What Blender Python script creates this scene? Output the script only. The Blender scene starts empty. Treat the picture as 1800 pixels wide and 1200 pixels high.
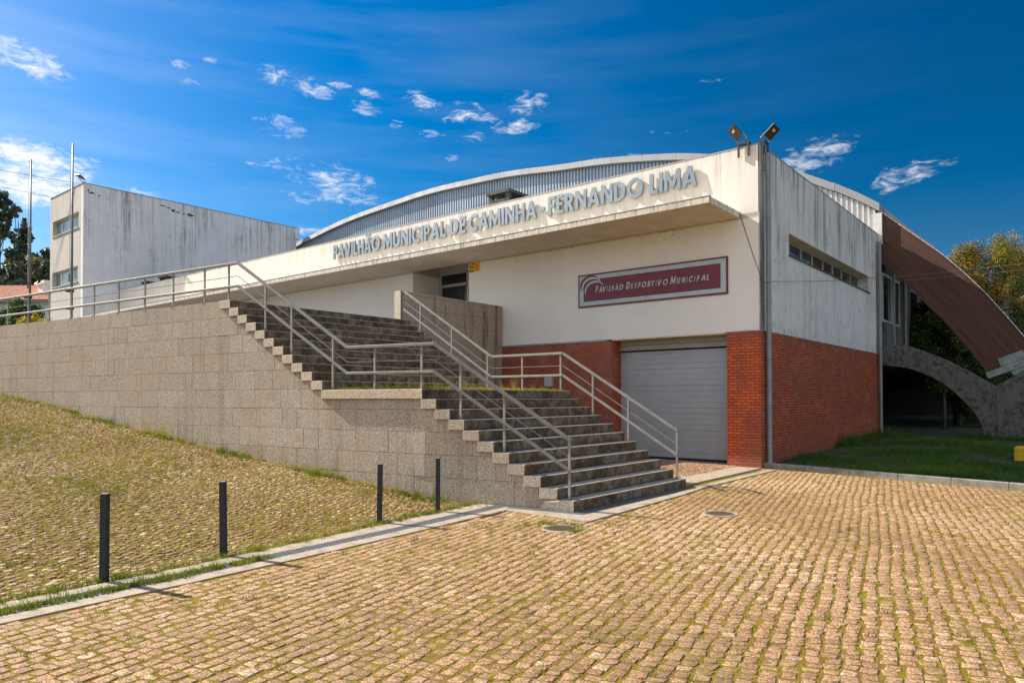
import bpy, bmesh, math, random
import numpy as np
from mathutils import Vector, Matrix
random.seed(7); rng = np.random.default_rng(11)
R_ = math.radians
sc = bpy.context.scene
COL = sc.collection

# ------------------------------------------------------------------ camera
YAW, PITCH, ROLL, EYE = R_(39.2927), R_(0.8591), R_(-0.0777), 1.7593
fw = Vector((-math.sin(YAW)*math.cos(PITCH), math.cos(YAW)*math.cos(PITCH), math.sin(PITCH)))
rt = Vector((math.cos(YAW), math.sin(YAW), 0)); up = rt.cross(fw)
r2 = rt*math.cos(ROLL)+up*math.sin(ROLL); u2 = -rt*math.sin(ROLL)+up*math.cos(ROLL)
cd = bpy.data.cameras.new('camera'); cam = bpy.data.objects.new('camera', cd); COL.objects.link(cam)
cam.matrix_world = Matrix(((r2.x,u2.x,-fw.x,0),(r2.y,u2.y,-fw.y,0),(r2.z,u2.z,-fw.z,EYE),(0,0,0,1)))
cd.sensor_width = 36; cd.lens = 24.906; cd.shift_y = 81.1/1800; cd.clip_start = .05; cd.clip_end = 6000
sc.camera = cam

# ------------------------------------------------------------------ sun, sky, exposure
LIGHT = Vector((1.0, 0.22, -0.74)).normalized()
SUN_EL = math.asin(-LIGHT.z); SUN_ROT = math.atan2(-LIGHT.x, -LIGHT.y)
sd = bpy.data.lights.new('sun', 'SUN'); sd.energy = 5.0; sd.angle = R_(.5); sd.color = (1, .90, .77)
so = bpy.data.objects.new('sun', sd); COL.objects.link(so); so.rotation_euler = LIGHT.to_track_quat('-Z','Y').to_euler(); so.location = (-30,-6,30)
sc.view_settings.view_transform = 'Standard'; sc.view_settings.look = 'None'
sc.view_settings.exposure = 1.05; sc.view_settings.gamma = 1

def sky_world():
    w = bpy.data.worlds.new('World'); sc.world = w; w.use_nodes = True
    nt = w.node_tree; nt.nodes.clear(); N = nt.nodes.new; L = nt.links.new
    out = N('ShaderNodeOutputWorld'); bg = N('ShaderNodeBackground'); bg.inputs[1].default_value = .074
    sky = N('ShaderNodeTexSky'); sky.sky_type = 'NISHITA'; sky.sun_disc = False
    sky.sun_elevation = SUN_EL; sky.sun_rotation = SUN_ROT; sky.air_density = 1.0; sky.dust_density = .6; sky.ozone_density = 3.5; sky.altitude = 50
    hs = N('ShaderNodeHueSaturation'); hs.inputs['Saturation'].default_value = 1.55; hs.inputs['Hue'].default_value = .501; L(sky.outputs[0], hs.inputs['Color'])
    tc = N('ShaderNodeTexCoord'); nv = N('ShaderNodeVectorMath'); nv.operation = 'NORMALIZE'; L(tc.outputs['Generated'], nv.inputs[0])
    D = nv.outputs[0]
    def m(op, a, b=None, c=None, clamp=False):
        n = N('ShaderNodeMath'); n.operation = op; n.use_clamp = clamp
        for i, v in enumerate((a, b, c)):
            if v is None: continue
            if isinstance(v, (int, float)): n.inputs[i].default_value = v
            else: L(v, n.inputs[i])
        return n.outputs[0]
    def vm(op, a, b):
        n = N('ShaderNodeVectorMath'); n.operation = op
        for i, v in enumerate((a, b)):
            if isinstance(v, (tuple, Vector)): n.inputs[i].default_value = tuple(v)
            else: L(v, n.inputs[i])
        return n.outputs['Value'] if op == 'DOT_PRODUCT' else n.outputs[0]
    # cloud patches of the real sky: heading (deg from +Y towards -X), elevation, half width, half height (deg), weight, tilt
    total = None
    for az, el, a, b, wgt, tilt in CLOUDS:
        A, E = R_(az), R_(el)
        c = Vector((-math.sin(A)*math.cos(E), math.cos(A)*math.cos(E), math.sin(E)))
        r = Vector((math.cos(A), math.sin(A), 0)); u = r.cross(c)
        t = R_(tilt); r, u = r*math.cos(t)+u*math.sin(t), u*math.cos(t)-r*math.sin(t)
        dx = vm('DOT_PRODUCT', D, tuple(r/math.tan(R_(a)))); dy = vm('DOT_PRODUCT', D, tuple(u/math.tan(R_(b))))
        off = -u.dot(c)/math.tan(R_(b))
        q = m('ADD', m('MULTIPLY', dx, dx), m('MULTIPLY', dy, dy))
        f = m('DOT_PRODUCT', 0) if False else vm('DOT_PRODUCT', D, tuple(c))
        v = m('MULTIPLY', m('SUBTRACT', 1.0, q, clamp=True), m('GREATER_THAN', f, 0.0))
        v = m('MULTIPLY', v, wgt)
        total = v if total is None else m('MAXIMUM', total, v)
    # natural polarisation of clear sky: darkest ninety degrees from the sun
    cs = vm('DOT_PRODUCT', D, tuple(-LIGHT)); c2 = m('MULTIPLY', cs, cs)
    pol = m('SUBTRACT', 1.0, m('MULTIPLY', .50, m('DIVIDE', m('SUBTRACT', 1.0, c2), m('ADD', 1.0, c2))))
    # noise in the plane of the cloud layer mixed with direction noise
    mp = N('ShaderNodeMapping'); mp.inputs['Scale'].default_value = (1, 1, 2.6); mp.inputs['Rotation'].default_value = (R_(8), R_(-10), 0); L(D, mp.inputs[0])
    n1 = N('ShaderNodeTexNoise'); n1.inputs['Scale'].default_value = 46; n1.inputs['Detail'].default_value = 10; n1.inputs['Roughness'].default_value = .66; n1.inputs['Distortion'].default_value = .7; L(mp.outputs[0], n1.inputs['Vector'])
    n2 = N('ShaderNodeTexNoise'); n2.inputs['Scale'].default_value = 9; n2.inputs['Detail'].default_value = 4; L(mp.outputs[0], n2.inputs['Vector'])
    nn = m('ADD', m('MULTIPLY', n1.outputs[0], .8), m('MULTIPLY', n2.outputs[0], .2))
    th = m('SUBTRACT', .585, m('MULTIPLY', total, .17))
    dens = m('MULTIPLY', m('SUBTRACT', nn, m('SUBTRACT', th, .02)), 3.7, clamp=True); dens = m('MULTIPLY', dens, m('ADD', .35, m('MULTIPLY', dens, .65)))
    dens = m('MULTIPLY', dens, m('MULTIPLY', total, 3.0, clamp=True))
    dens = m('MULTIPLY', m('SMOOTH_MIN', dens, .93, .2), 1.0, clamp=True)
    # very faint high streaks
    mp2 = N('ShaderNodeMapping'); mp2.inputs['Rotation'].default_value = (0, R_(24), R_(30)); mp2.inputs['Scale'].default_value = (1.2, 1.0, 9); L(D, mp2.inputs[0])
    n3 = N('ShaderNodeTexNoise'); n3.inputs['Scale'].default_value = 3.2; n3.inputs['Detail'].default_value = 6; n3.inputs['Roughness'].default_value = .55; L(mp2.outputs[0], n3.inputs['Vector'])
    leftness = m('ADD', .5, vm('DOT_PRODUCT', D, (-.62, -.45, 0)), clamp=True)
    veil = m('MULTIPLY', m('MULTIPLY', m('SUBTRACT', n3.outputs[0], .42), 1.1, clamp=True), m('MULTIPLY', m('MULTIPLY', leftness, leftness), .42))
    dens = m('MAXIMUM', dens, veil)
    # broken bright cloud behind the camera, unseen, added as fill for shaded walls
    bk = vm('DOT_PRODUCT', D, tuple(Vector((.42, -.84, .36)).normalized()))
    fill_cloud = m('MULTIPLY', m('SUBTRACT', bk, .10), 2.6, clamp=True)
    fill_cloud = m('MULTIPLY', fill_cloud, m('MULTIPLY', m('SUBTRACT', nn, .34), 5.0, clamp=True))
    dens = m('MAXIMUM', dens, m('MULTIPLY', fill_cloud, .92))
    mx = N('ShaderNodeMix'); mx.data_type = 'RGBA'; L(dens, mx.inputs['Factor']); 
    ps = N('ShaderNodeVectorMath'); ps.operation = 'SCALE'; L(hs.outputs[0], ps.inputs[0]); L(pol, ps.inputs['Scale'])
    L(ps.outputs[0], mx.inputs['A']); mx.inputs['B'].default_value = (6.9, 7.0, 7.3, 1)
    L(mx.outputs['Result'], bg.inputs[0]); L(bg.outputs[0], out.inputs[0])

CLOUDS = [(73.77, 21.66, 3.22, 1.29, 1.2, -8), (71.51, 21.74, 1.29, 0.47, 0.72, -15), (57.93, 23.53, 1.51, 0.85, 1.08, 0), (55.27, 23.07, 2.11, 0.87, 1.2, -8), (53.24, 23.34, 1.21, 0.52, 1.08, 0), (50.59, 22.98, 1.33, 0.44, 1.2, -5), (50.99, 21.9, 1.43, 0.67, 1.08, -15), (46.63, 22.62, 2.04, 0.9, 1.2, -15), (42.27, 21.96, 2.17, 0.91, 1.2, -15), (43.88, 21.6, 1.48, 0.55, 1.08, 0), (39.26, 20.98, 2.28, 0.7, 1.2, 5), (38.1, 22.77, 1.96, 1.09, 0.66, 0), (45.71, 20.46, 1.18, 0.42, 0.96, 0), (42.5, 20.34, 1.24, 0.56, 0.84, 0), (57.38, 20.16, 2.29, 0.89, 1.02, -5), (73.41, 15.88, 5.23, 1.3, 1.67, -6), (73.08, 13.96, 7.31, 1.74, 1.81, -6), (66.94, 14.25, 4.63, 0.71, 1.08, -12), (53.31, 16.36, 4.39, 1.8, 1.02, -12), (57.99, 17.61, 2.31, 0.64, 0.84, 10), (55.46, 15.38, 2.39, 0.67, 0.84, 0), (16.11, 17.46, 3.38, 1.33, 1.2, 12), (9.82, 15.42, 3.06, 0.95, 0.96, 10), (11.17, 15.16, 1.43, 1.05, 1.08, 0), (23.16, 23.44, 1.53, 0.22, 0.9, 0), (64.0, 22.12, 1.08, 0.58, 0.72, 0), (64.69, 23.26, 0.98, 0.37, 0.72, 0), (62.54, 23.87, 0.59, 0.29, 0.72, 0), (55.45, 12.87, 2.42, 0.44, 0.96, 0), (48.67, 21.01, 0.78, 0.46, 0.84, 0), (30.1, 18.56, 3.41, 0.38, 0.72, 0), (44.11, 18.74, 0.7, 0.33, 0.72, 0), (26.53, 20.29, 1.89, 0.27, 0.42, 0)]
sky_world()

# ------------------------------------------------------------------ helpers
class MB:
    """collects vertices and faces of one mesh object"""
    def __init__(s): s.v = []; s.f = []; s.m = []; s.c = []
    def quad(s, pts, mi=0, col=1.0):
        b = len(s.v); s.v += [tuple(p) for p in pts]; s.c += [col]*len(pts); s.f.append(tuple(range(b, b+len(pts)))); s.m.append(mi)
    def box(s, lo, hi, mi=0, col=1.0, mats=None, frame=None):
        (a,b,c),(d,e,f) = lo, hi
        p = [(a,b,c),(d,b,c),(d,e,c),(a,e,c),(a,b,f),(d,b,f),(d,e,f),(a,e,f)]
        if frame: p = [frame(q) for q in p]
        o = len(s.v); s.v += [tuple(q) for q in p]; s.c += [col]*8
        F = [(0,3,2,1),(4,5,6,7),(0,1,5,4),(1,2,6,5),(2,3,7,6),(3,0,4,7)]   # -z +z -y +x +y -x
        for i, q in enumerate(F): s.f.append(tuple(o+k for k in q)); s.m.append(mats[i] if mats else mi)
    def hexa(s, p, mi=0, col=1.0, mats=None):
        o = len(s.v); s.v += [tuple(q) for q in p]; s.c += [col]*8
        F = [(0,3,2,1),(4,5,6,7),(0,1,5,4),(1,2,6,5),(2,3,7,6),(3,0,4,7)]
        for i, q in enumerate(F): s.f.append(tuple(o+k for k in q)); s.m.append(mats[i] if mats else mi)
    def beam(s, p, q, w, h, mi=0, ext=0.0):
        p, q = Vector(p), Vector(q); d = (q-p).normalized(); p = p-d*ext; q = q+d*ext
        z = Vector((0,0,1)) if abs(d.z) < .99 else Vector((0,1,0))
        side = d.cross(z).normalized(); u = side.cross(d).normalized()
        s.hexa([p-side*w/2-u*h/2, q-side*w/2-u*h/2, q+side*w/2-u*h/2, p+side*w/2-u*h/2, p-side*w/2+u*h/2, q-side*w/2+u*h/2, q+side*w/2+u*h/2, p+side*w/2+u*h/2], mi)
    def tube(s, pts, r, n=8, mi=0, cap=True):
        pts = [Vector(p) for p in pts]; rs = r if isinstance(r, (list, tuple)) else [r]*len(pts)
        rings = []
        for i, p in enumerate(pts):
            d = (pts[min(i+1,len(pts)-1)]-pts[max(i-1,0)]).normalized()
            z = Vector((0,0,1)) if abs(d.z) < .95 else Vector((1,0,0))
            a = d.cross(z).normalized(); b = a.cross(d).normalized()
            o = len(s.v); rings.append(o)
            for k in range(n):
                t = 2*math.pi*k/n; s.v.append(tuple(p+a*math.cos(t)*rs[i]+b*math.sin(t)*rs[i])); s.c.append(1.0)
        for i in range(len(rings)-1):
            for k in range(n):
                s.f.append((rings[i]+k, rings[i]+(k+1)%n, rings[i+1]+(k+1)%n, rings[i+1]+k)); s.m.append(mi)
        if cap:
            s.f.append(tuple(rings[0]+k for k in reversed(range(n)))); s.m.append(mi)
            s.f.append(tuple(rings[-1]+k for k in range(n))); s.m.append(mi)
    def prism_y(s, poly, y0, y1, mi=0, mside=None):
        """polygon of (x, z) extruded from y0 to y1"""
        n = len(poly); o = len(s.v)
        s.v += [(x, y0, z) for x, z in poly]+[(x, y1, z) for x, z in poly]; s.c += [1.0]*2*n
        s.f.append(tuple(o+i for i in range(n))); s.m.append(mi)
        s.f.append(tuple(o+n+i for i in reversed(range(n)))); s.m.append(mi)
        for i in range(n):
            j = (i+1) % n; s.f.append((o+i, o+n+i, o+n+j, o+j)); s.m.append(mi if mside is None else mside)
    def build(s, name, mats, parent=None, bevel=0, smooth=False, segs=2):
        me = bpy.data.meshes.new(name); me.from_pydata(s.v, [], s.f)
        mats = mats if isinstance(mats, (list, tuple)) else [mats]
        for m in mats: me.materials.append(m)
        me.polygons.foreach_set('material_index', s.m)
        at = me.attributes.new('tone', 'FLOAT', 'POINT'); at.data.foreach_set('value', [float(c) for c in s.c])
        bm = bmesh.new(); bm.from_mesh(me); bmesh.ops.recalc_face_normals(bm, faces=bm.faces); bm.to_mesh(me); bm.free()
        if smooth: me.shade_smooth()
        o = bpy.data.objects.new(name, me); COL.objects.link(o)
        if parent: o.parent = parent
        if bevel:
            b = o.modifiers.new('bevel', 'BEVEL'); b.width = bevel; b.segments = segs; b.limit_method = 'ANGLE'; b.angle_limit = R_(40)
        return o

def np_mesh(name, V, F, mats, parent=None, tone=None, smooth=False, midx=None):
    """V (n,3), F (m,k) arrays of equal sized faces"""
    me = bpy.data.meshes.new(name); V = np.asarray(V, np.float32); F = np.asarray(F, np.int32); k = F.shape[1]
    me.vertices.add(len(V)); me.vertices.foreach_set('co', V.ravel())
    me.loops.add(F.size); me.loops.foreach_set('vertex_index', F.ravel())
    me.polygons.add(len(F)); me.polygons.foreach_set('loop_start', np.arange(0, F.size, k, dtype=np.int32)); me.polygons.foreach_set('loop_total', np.full(len(F), k, np.int32))
    for m in (mats if isinstance(mats, (list, tuple)) else [mats]): me.materials.append(m)
    if midx is not None: me.polygons.foreach_set('material_index', np.asarray(midx, np.int32))
    if tone is not None:
        at = me.attributes.new('tone', 'FLOAT', 'POINT'); at.data.foreach_set('value', np.asarray(tone, np.float32))
    me.update(calc_edges=True)
    if smooth: me.shade_smooth()
    me.validate()
    o = bpy.data.objects.new(name, me); COL.objects.link(o)
    if parent: o.parent = parent
    return o

def thing(name, label, cat, group=None, loc=(0,0,0)):
    o = bpy.data.objects.new(name, None); COL.objects.link(o); o.location = loc; o.empty_display_size = .2
    o['label'] = label; o['category'] = cat
    if group: o['group'] = group
    return o
def tag(o, label=None, cat=None, group=None, kind=None):
    if label: o['label'] = label
    if cat: o['category'] = cat
    if group: o['group'] = group
    if kind: o['kind'] = kind
    return o

# ------------------------------------------------------------------ materials
class NT:
    def __init__(s, name):
        s.mat = bpy.data.materials.new(name); s.mat.use_nodes = True; s.nt = s.mat.node_tree; s.nt.nodes.clear()
        s.out = s.N('ShaderNodeOutputMaterial'); s.b = s.N('ShaderNodeBsdfPrincipled'); s.L(s.b.outputs[0], s.out.inputs[0])
        g = s.N('ShaderNodeNewGeometry'); s.pos = g.outputs['Position']; s.nrm = g.outputs['Normal']
        sx = s.N('ShaderNodeSeparateXYZ'); s.L(s.pos, sx.inputs[0]); s.x, s.y, s.z = sx.outputs
    def N(s, t): return s.nt.nodes.new(t)
    def L(s, a, b): s.nt.links.new(a, b)
    def put(s, v, inp):
        if hasattr(v, 'is_linked') or hasattr(v, 'node'): s.L(v, inp)
        elif isinstance(v, (tuple, list)): inp.default_value = (*v, 1) if len(v) == 3 and inp.type == 'RGBA' else tuple(v)
        else: inp.default_value = v
    def math(s, op, a, b=0.0, c=None, clamp=False):
        n = s.N('ShaderNodeMath'); n.operation = op; n.use_clamp = clamp; s.put(a, n.inputs[0]); s.put(b, n.inputs[1])
        if c is not None: s.put(c, n.inputs[2])
        return n.outputs[0]
    def vec(s, x, y, z):
        n = s.N('ShaderNodeCombineXYZ'); s.put(x, n.inputs[0]); s.put(y, n.inputs[1]); s.put(z, n.inputs[2]); return n.outputs[0]
    def noise(s, scale, detail=4, rough=.55, vec=None, dist=0, sc=None):
        n = s.N('ShaderNodeTexNoise'); v = s.pos if vec is None else vec
        if sc:
            mp = s.N('ShaderNodeMapping'); mp.inputs['Scale'].default_value = sc; s.L(v, mp.inputs[0]); v = mp.outputs[0]
        s.L(v, n.inputs['Vector']); n.inputs['Scale'].default_value = scale; n.inputs['Detail'].default_value = detail; n.inputs['Roughness'].default_value = rough; n.inputs['Distortion'].default_value = dist
        return n.outputs[0]
    def ramp(s, v, a, b, lo=0.0, hi=1.0):
        n = s.N('ShaderNodeMapRange'); n.interpolation_type = 'SMOOTHSTEP'; s.put(v, n.inputs[0]); s.put(a, n.inputs[1]); s.put(b, n.inputs[2]); s.put(lo, n.inputs[3]); s.put(hi, n.inputs[4]); return n.outputs[0]
    def mix(s, f, a, b, mode='MIX'):
        n = s.N('ShaderNodeMix'); n.data_type = 'RGBA'; n.blend_type = mode; s.put(f, n.inputs['Factor']); s.put(a, n.inputs['A']); s.put(b, n.inputs['B']); return n.outputs['Result']
    def bump(s, h, strength=.3, dist=.01, prev=None):
        n = s.N('ShaderNodeBump'); n.inputs['Strength'].default_value = strength; n.inputs['Distance'].default_value = dist; s.put(h, n.inputs['Height'])
        if prev is not None: s.L(prev, n.inputs['Normal'])
        return n.outputs[0]
    def tone(s):
        n = s.N('ShaderNodeAttribute'); n.attribute_name = 'tone'; return n.outputs['Fac']
    def done(s, col, rough=.8, metal=0.0, nrm=None, spec=None):
        s.put(col, s.b.inputs['Base Color']); s.put(rough, s.b.inputs['Roughness']); s.put(metal, s.b.inputs['Metallic'])
        if nrm is not None: s.L(nrm, s.b.inputs['Normal'])
        if spec is not None: s.b.inputs['Specular IOR Level'].default_value = spec
        return s.mat

def m_plain(name, col, rough=.7, metal=0, var=.15, scale=6, bump=.0, spec=None):
    t = NT(name); n = t.noise(scale, 5); c = t.mix(t.ramp(n, .3, .7), tuple(x*(1-var) for x in col), tuple(min(1, x*(1+var)) for x in col))
    nr = t.bump(t.noise(scale*14, 3), bump, .004) if bump else None
    return t.done(c, t.ramp(t.noise(scale*2.3, 3), .3, .7, rough-.06, min(1, rough+.06)), metal, nr, spec)

def m_render_wall(name, base, streak, grime, ztop, drip, rust=.15, low=None, edges=(), spots=None):
    """painted render with vertical rain streaks, blotches and fine texture"""
    t = NT(name); h = t.math('ADD', t.x, t.y)
    v = t.vec(h, 0, t.z)
    s1 = t.noise(1.0, 6, .62, v, .1, (3.6, 1, .14)); s2 = t.noise(1.0, 5, .6, v, 0, (13, 1, .45)); s3 = t.noise(1.0, 4, .6, v, 0, (.55, 1, .4))
    top = t.ramp(t.math('SUBTRACT', ztop, t.z), 0.0, drip, 1.0, .25)
    blot = t.ramp(s3, .46, .62)
    k = t.math('MULTIPLY', t.ramp(t.math('ADD', t.math('MULTIPLY', s1, .55), t.math('MULTIPLY', s2, .45)), .44, .62), t.math('ADD', .30, t.math('MULTIPLY', blot, 1.1)))
    k = t.math('MULTIPLY', t.math('MULTIPLY', k, top), streak, clamp=True)
    c = t.mix(t.ramp(t.noise(.8, 4), .3, .7), tuple(b*.94 for b in base), base)
    c = t.mix(t.math('MULTIPLY', t.ramp(t.noise(3.0, 6, .65), .5, .75), grime), c, (.30, .28, .25))
    c = t.mix(k, c, (.085, .078, .07))
    ru = t.math('MULTIPLY', t.ramp(t.noise(1.0, 4, .6, v, 0, (9, 1, .22)), .6, .72), rust)
    c = t.mix(ru, c, (.45, .27, .12))
    dep = t.math('SUBTRACT', ztop, t.z); h1 = t.vec(h, 3.3, 1.7)          # separate drips running down from the top edge
    ln = t.ramp(t.noise(1.0, 3, .6, h1, 0, (1.6, 1, 1)), .36, .66, .15, drip*.75)
    dr_m = t.math('MULTIPLY', t.ramp(t.noise(1.0, 4, .7, h1, 0, (7.5, 1, 1)), .50, .60), t.ramp(t.math('DIVIDE', dep, ln), .35, 1.0, 1.0, 0.0))
    c = t.mix(t.math('MULTIPLY', dr_m, min(1.0, streak*.75)), c, (.11, .10, .088))
    if low is not None:
        l = t.math('MULTIPLY', t.ramp(t.math('SUBTRACT', t.z, low), 0.0, .55, 1.0, 0.0), t.ramp(t.noise(5, 6, .7), .42, .7))
        c = t.mix(t.math('MULTIPLY', l, .55), c, (.12, .12, .11))
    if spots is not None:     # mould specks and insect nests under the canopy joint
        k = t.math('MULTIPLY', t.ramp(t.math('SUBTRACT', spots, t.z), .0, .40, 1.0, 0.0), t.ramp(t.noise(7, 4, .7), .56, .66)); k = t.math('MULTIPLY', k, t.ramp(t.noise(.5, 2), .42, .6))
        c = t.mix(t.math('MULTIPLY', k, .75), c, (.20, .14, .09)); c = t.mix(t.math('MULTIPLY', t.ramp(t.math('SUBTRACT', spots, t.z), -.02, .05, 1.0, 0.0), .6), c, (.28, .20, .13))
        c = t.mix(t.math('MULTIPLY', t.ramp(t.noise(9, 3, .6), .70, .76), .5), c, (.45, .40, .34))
    for ye, w in edges:     # mould following the pipes and the corner
        d = t.math('ABSOLUTE', t.math('SUBTRACT', t.y, ye)); e = t.math('MULTIPLY', t.ramp(d, w*.35, w, 1.0, 0.0), t.ramp(t.noise(1, 5, .7, v, .2, (6, 1, .5)), .28, .50)); e = t.math('MULTIPLY', e, t.ramp(t.z, 7.6, 5.6, .25, 1.0))
        c = t.mix(t.math('MULTIPLY', e, .85), c, (.045, .042, .038))
    nr = t.bump(t.noise(60, 4, .7), .22, .006); nr = t.bump(t.noise(2.2, 3), .25, .03, nr)
    return t.done(c, .82, 0, nr, .3)

def m_brick(name, axis, c1, c2, mortar, haze=0.0):
    t = NT(name); u = t.x if axis == 'x' else t.y
    b = t.N('ShaderNodeTexBrick'); t.L(t.vec(u, t.z, 0), b.inputs['Vector']); b.inputs['Scale'].default_value = 1
    b.inputs['Brick Width'].default_value = .23; b.inputs['Row Height'].default_value = .075; b.inputs['Mortar Size'].default_value = .0085; b.inputs['Mortar Smooth'].default_value = .12
    b.inputs['Color1'].default_value = (*c1, 1); b.inputs['Color2'].default_value = (*c2, 1); b.inputs['Mortar'].default_value = (*mortar, 1); b.inputs['Bias'].default_value = -.1
    c = t.mix(t.math('MULTIPLY', t.ramp(t.noise(1.1, 7, .7), .44, .60), .55), b.outputs[0], (.22, .075, .045)); c = t.mix(t.math('MULTIPLY', t.ramp(t.math('ADD', t.z, t.math('MULTIPLY', t.noise(2.5, 5), .8)), .35, 1.2, 1.0, 0.0), .45), c, (.17, .085, .06))
    c = t.mix(t.math('MULTIPLY', t.ramp(t.noise(1.6, 6, .7, None, .4), .48, .78), haze), c, (.40, .30, .25))
    c = t.mix(t.math('MULTIPLY', t.ramp(t.noise(45, 3), .4, .75), .3), c, (.10, .035, .02))
    nr = t.bump(t.math('SUBTRACT', 1.0, b.outputs['Fac']), .9, .008); nr = t.bump(t.noise(90, 3), .25, .003, nr)
    return t.done(c, .75, 0, nr, .35)

def granite_col(t, base, dark=.5, warm=.35):
    c = t.mix(t.ramp(t.noise(40, 5, .8), .42, .58), tuple(b*.60 for b in base), tuple(min(1, b*1.30) for b in base))
    c = t.mix(t.math('MULTIPLY', t.ramp(t.noise(420, 2), .60, .72), .6), c, (.06, .055, .05))
    c = t.mix(t.math('MULTIPLY', t.ramp(t.noise(1.3, 5, .6), .42, .7), warm), c, (base[0]*1.05, base[1]*.80, base[2]*.56))
    return c
def m_granite(name, base, stain=.4, bump=.5, joints=None, drips=0.0):
    t = NT(name); c = granite_col(t, base)
    tn = t.tone(); c = t.mix(1.0, c, t.vec(tn, tn, tn), 'MULTIPLY')
    c = t.mix(t.math('MULTIPLY', t.ramp(t.noise(2.6, 7, .72, None, .3), .50, .78), stain), c, (.10, .09, .075))
    if drips:
        v = t.vec(t.math('ADD', t.x, t.y), 0, t.z)
        c = t.mix(t.math('MULTIPLY', t.ramp(t.noise(1, 5, .6, v, .1, (3.4, 1, .3)), .52, .66), drips), c, (.05, .045, .035))
    nr = t.bump(t.noise(38, 6, .72), bump, .012); nr = t.bump(t.noise(150, 3, .7), bump*.7, .004, nr)
    if joints:
        b = t.N('ShaderNodeTexBrick'); u = t.y if joints == 'y' else t.x
        t.L(t.vec(u, t.z, 0), b.inputs['Vector']); b.inputs['Scale'].default_value = 1; b.inputs['Brick Width'].default_value = .62; b.inputs['Row Height'].default_value = .39; b.inputs['Mortar Size'].default_value = .005
        c = t.mix(t.math('MULTIPLY', b.outputs['Fac'], .6), c, (.08, .07, .06)); nr = t.bump(t.math('SUBTRACT', 1.0, b.outputs['Fac']), .7, .01, nr)
    return t.done(c, .9, 0, nr, .25)
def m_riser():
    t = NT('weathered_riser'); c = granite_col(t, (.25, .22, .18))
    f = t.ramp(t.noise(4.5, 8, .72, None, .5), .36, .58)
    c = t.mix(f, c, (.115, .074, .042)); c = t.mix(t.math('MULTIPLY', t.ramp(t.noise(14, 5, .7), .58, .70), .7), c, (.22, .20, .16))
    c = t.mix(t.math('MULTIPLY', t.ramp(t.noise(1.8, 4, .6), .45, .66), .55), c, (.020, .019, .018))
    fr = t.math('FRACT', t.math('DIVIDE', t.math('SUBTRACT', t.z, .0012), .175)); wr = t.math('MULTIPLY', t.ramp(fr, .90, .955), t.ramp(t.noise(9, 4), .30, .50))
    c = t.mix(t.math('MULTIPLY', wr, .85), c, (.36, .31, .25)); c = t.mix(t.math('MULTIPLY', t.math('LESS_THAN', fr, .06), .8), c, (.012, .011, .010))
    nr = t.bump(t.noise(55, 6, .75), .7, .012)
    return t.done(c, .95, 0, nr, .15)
def m_tread():
    t = NT('worn_tread'); c = granite_col(t, (.36, .335, .30))
    c = t.mix(t.math('MULTIPLY', t.ramp(t.noise(5, 6, .7), .45, .72), .55), c, (.10, .095, .075))
    return t.done(c, .85, 0, t.bump(t.noise(60, 5, .7), .4, .008), .3)
def m_concrete(name, base, dark=.5, scale=1.6, moss=0.0, drips=0.0):
    t = NT(name); c = t.mix(t.ramp(t.noise(scale*9, 6, .7), .3, .7), tuple(b*.78 for b in base), tuple(b*1.16 for b in base))
    c = t.mix(t.math('MULTIPLY', t.ramp(t.noise(scale, 7, .7, None, .5), .44, .68), dark), c, tuple(b*.22 for b in base))
    if moss: c = t.mix(t.math('MULTIPLY', t.ramp(t.noise(scale*2.1, 5, .7), .5, .7), moss), c, (.14, .13, .05))
    if drips:
        v = t.vec(t.math('ADD', t.x, t.y), 0, t.z)
        c = t.mix(t.math('MULTIPLY', t.ramp(t.noise(1, 5, .65, v, 0, (10, 1, .8)), .5, .62), drips), c, (.07, .065, .055))
    nr = t.bump(t.noise(40, 6, .7), .4, .01)
    return t.done(c, .9, 0, nr, .25)
def m_sett(name, c1, c2, c3):
    t = NT(name); tn = t.tone()
    c = t.mix(t.ramp(tn, 0.0, .55), c1, c2); c = t.mix(t.ramp(tn, .6, 1.0), c, c3)
    c = t.mix(t.ramp(t.noise(60, 5, .75), .40, .60), t.mix(1.0, c, (.42,.39,.36), 'MULTIPLY'), t.mix(1.0, c, (1.50,1.46,1.40), 'MULTIPLY'))
    c = t.mix(t.math('MULTIPLY', t.ramp(t.noise(24, 5, .8), .49, .57), .62), c, (.15, .105, .07))
    c = t.mix(t.math('MULTIPLY', t.ramp(t.noise(.55, 5, .6), .42, .72), .35), c, (.18, .125, .07))
    nr = t.bump(t.noise(28, 6, .72), .9, .014); nr = t.bump(t.noise(130, 3, .7), .5, .004, nr)
    return t.done(c, .88, 0, nr, .3)
def m_joint(a=(.31, .195, .050), b=(.31, .26, .025)):
    t = NT('joint_soil'); n = t.noise(3.2, 6, .65)
    c = t.mix(t.ramp(n, .40, .62), a, b); c = t.mix(t.ramp(t.noise(60, 4, .7), .35, .7), t.mix(1.0, c, (.45,.45,.42), 'MULTIPLY'), c)
    return t.done(c, .95, 0, t.bump(t.noise(80, 5, .8), .8, .02), .1)
def m_leaf(name, a, b, c_=None, trans=.3):
    t = NT(name); tn = t.tone(); c = t.mix(t.ramp(tn, 0.0, .7), a, b)
    if c_: c = t.mix(t.ramp(tn, .72, 1.0), c, c_)
    t.done(c, .6, 0, None, .25)
    tr = t.N('ShaderNodeBsdfTranslucent'); t.L(c, tr.inputs[0]); ms = t.N('ShaderNodeMixShader'); ms.inputs[0].default_value = trans
    t.L(t.b.outputs[0], ms.inputs[1]); t.L(tr.outputs[0], ms.inputs[2]); t.L(ms.outputs[0], t.out.inputs[0])
    return t.mat
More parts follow.
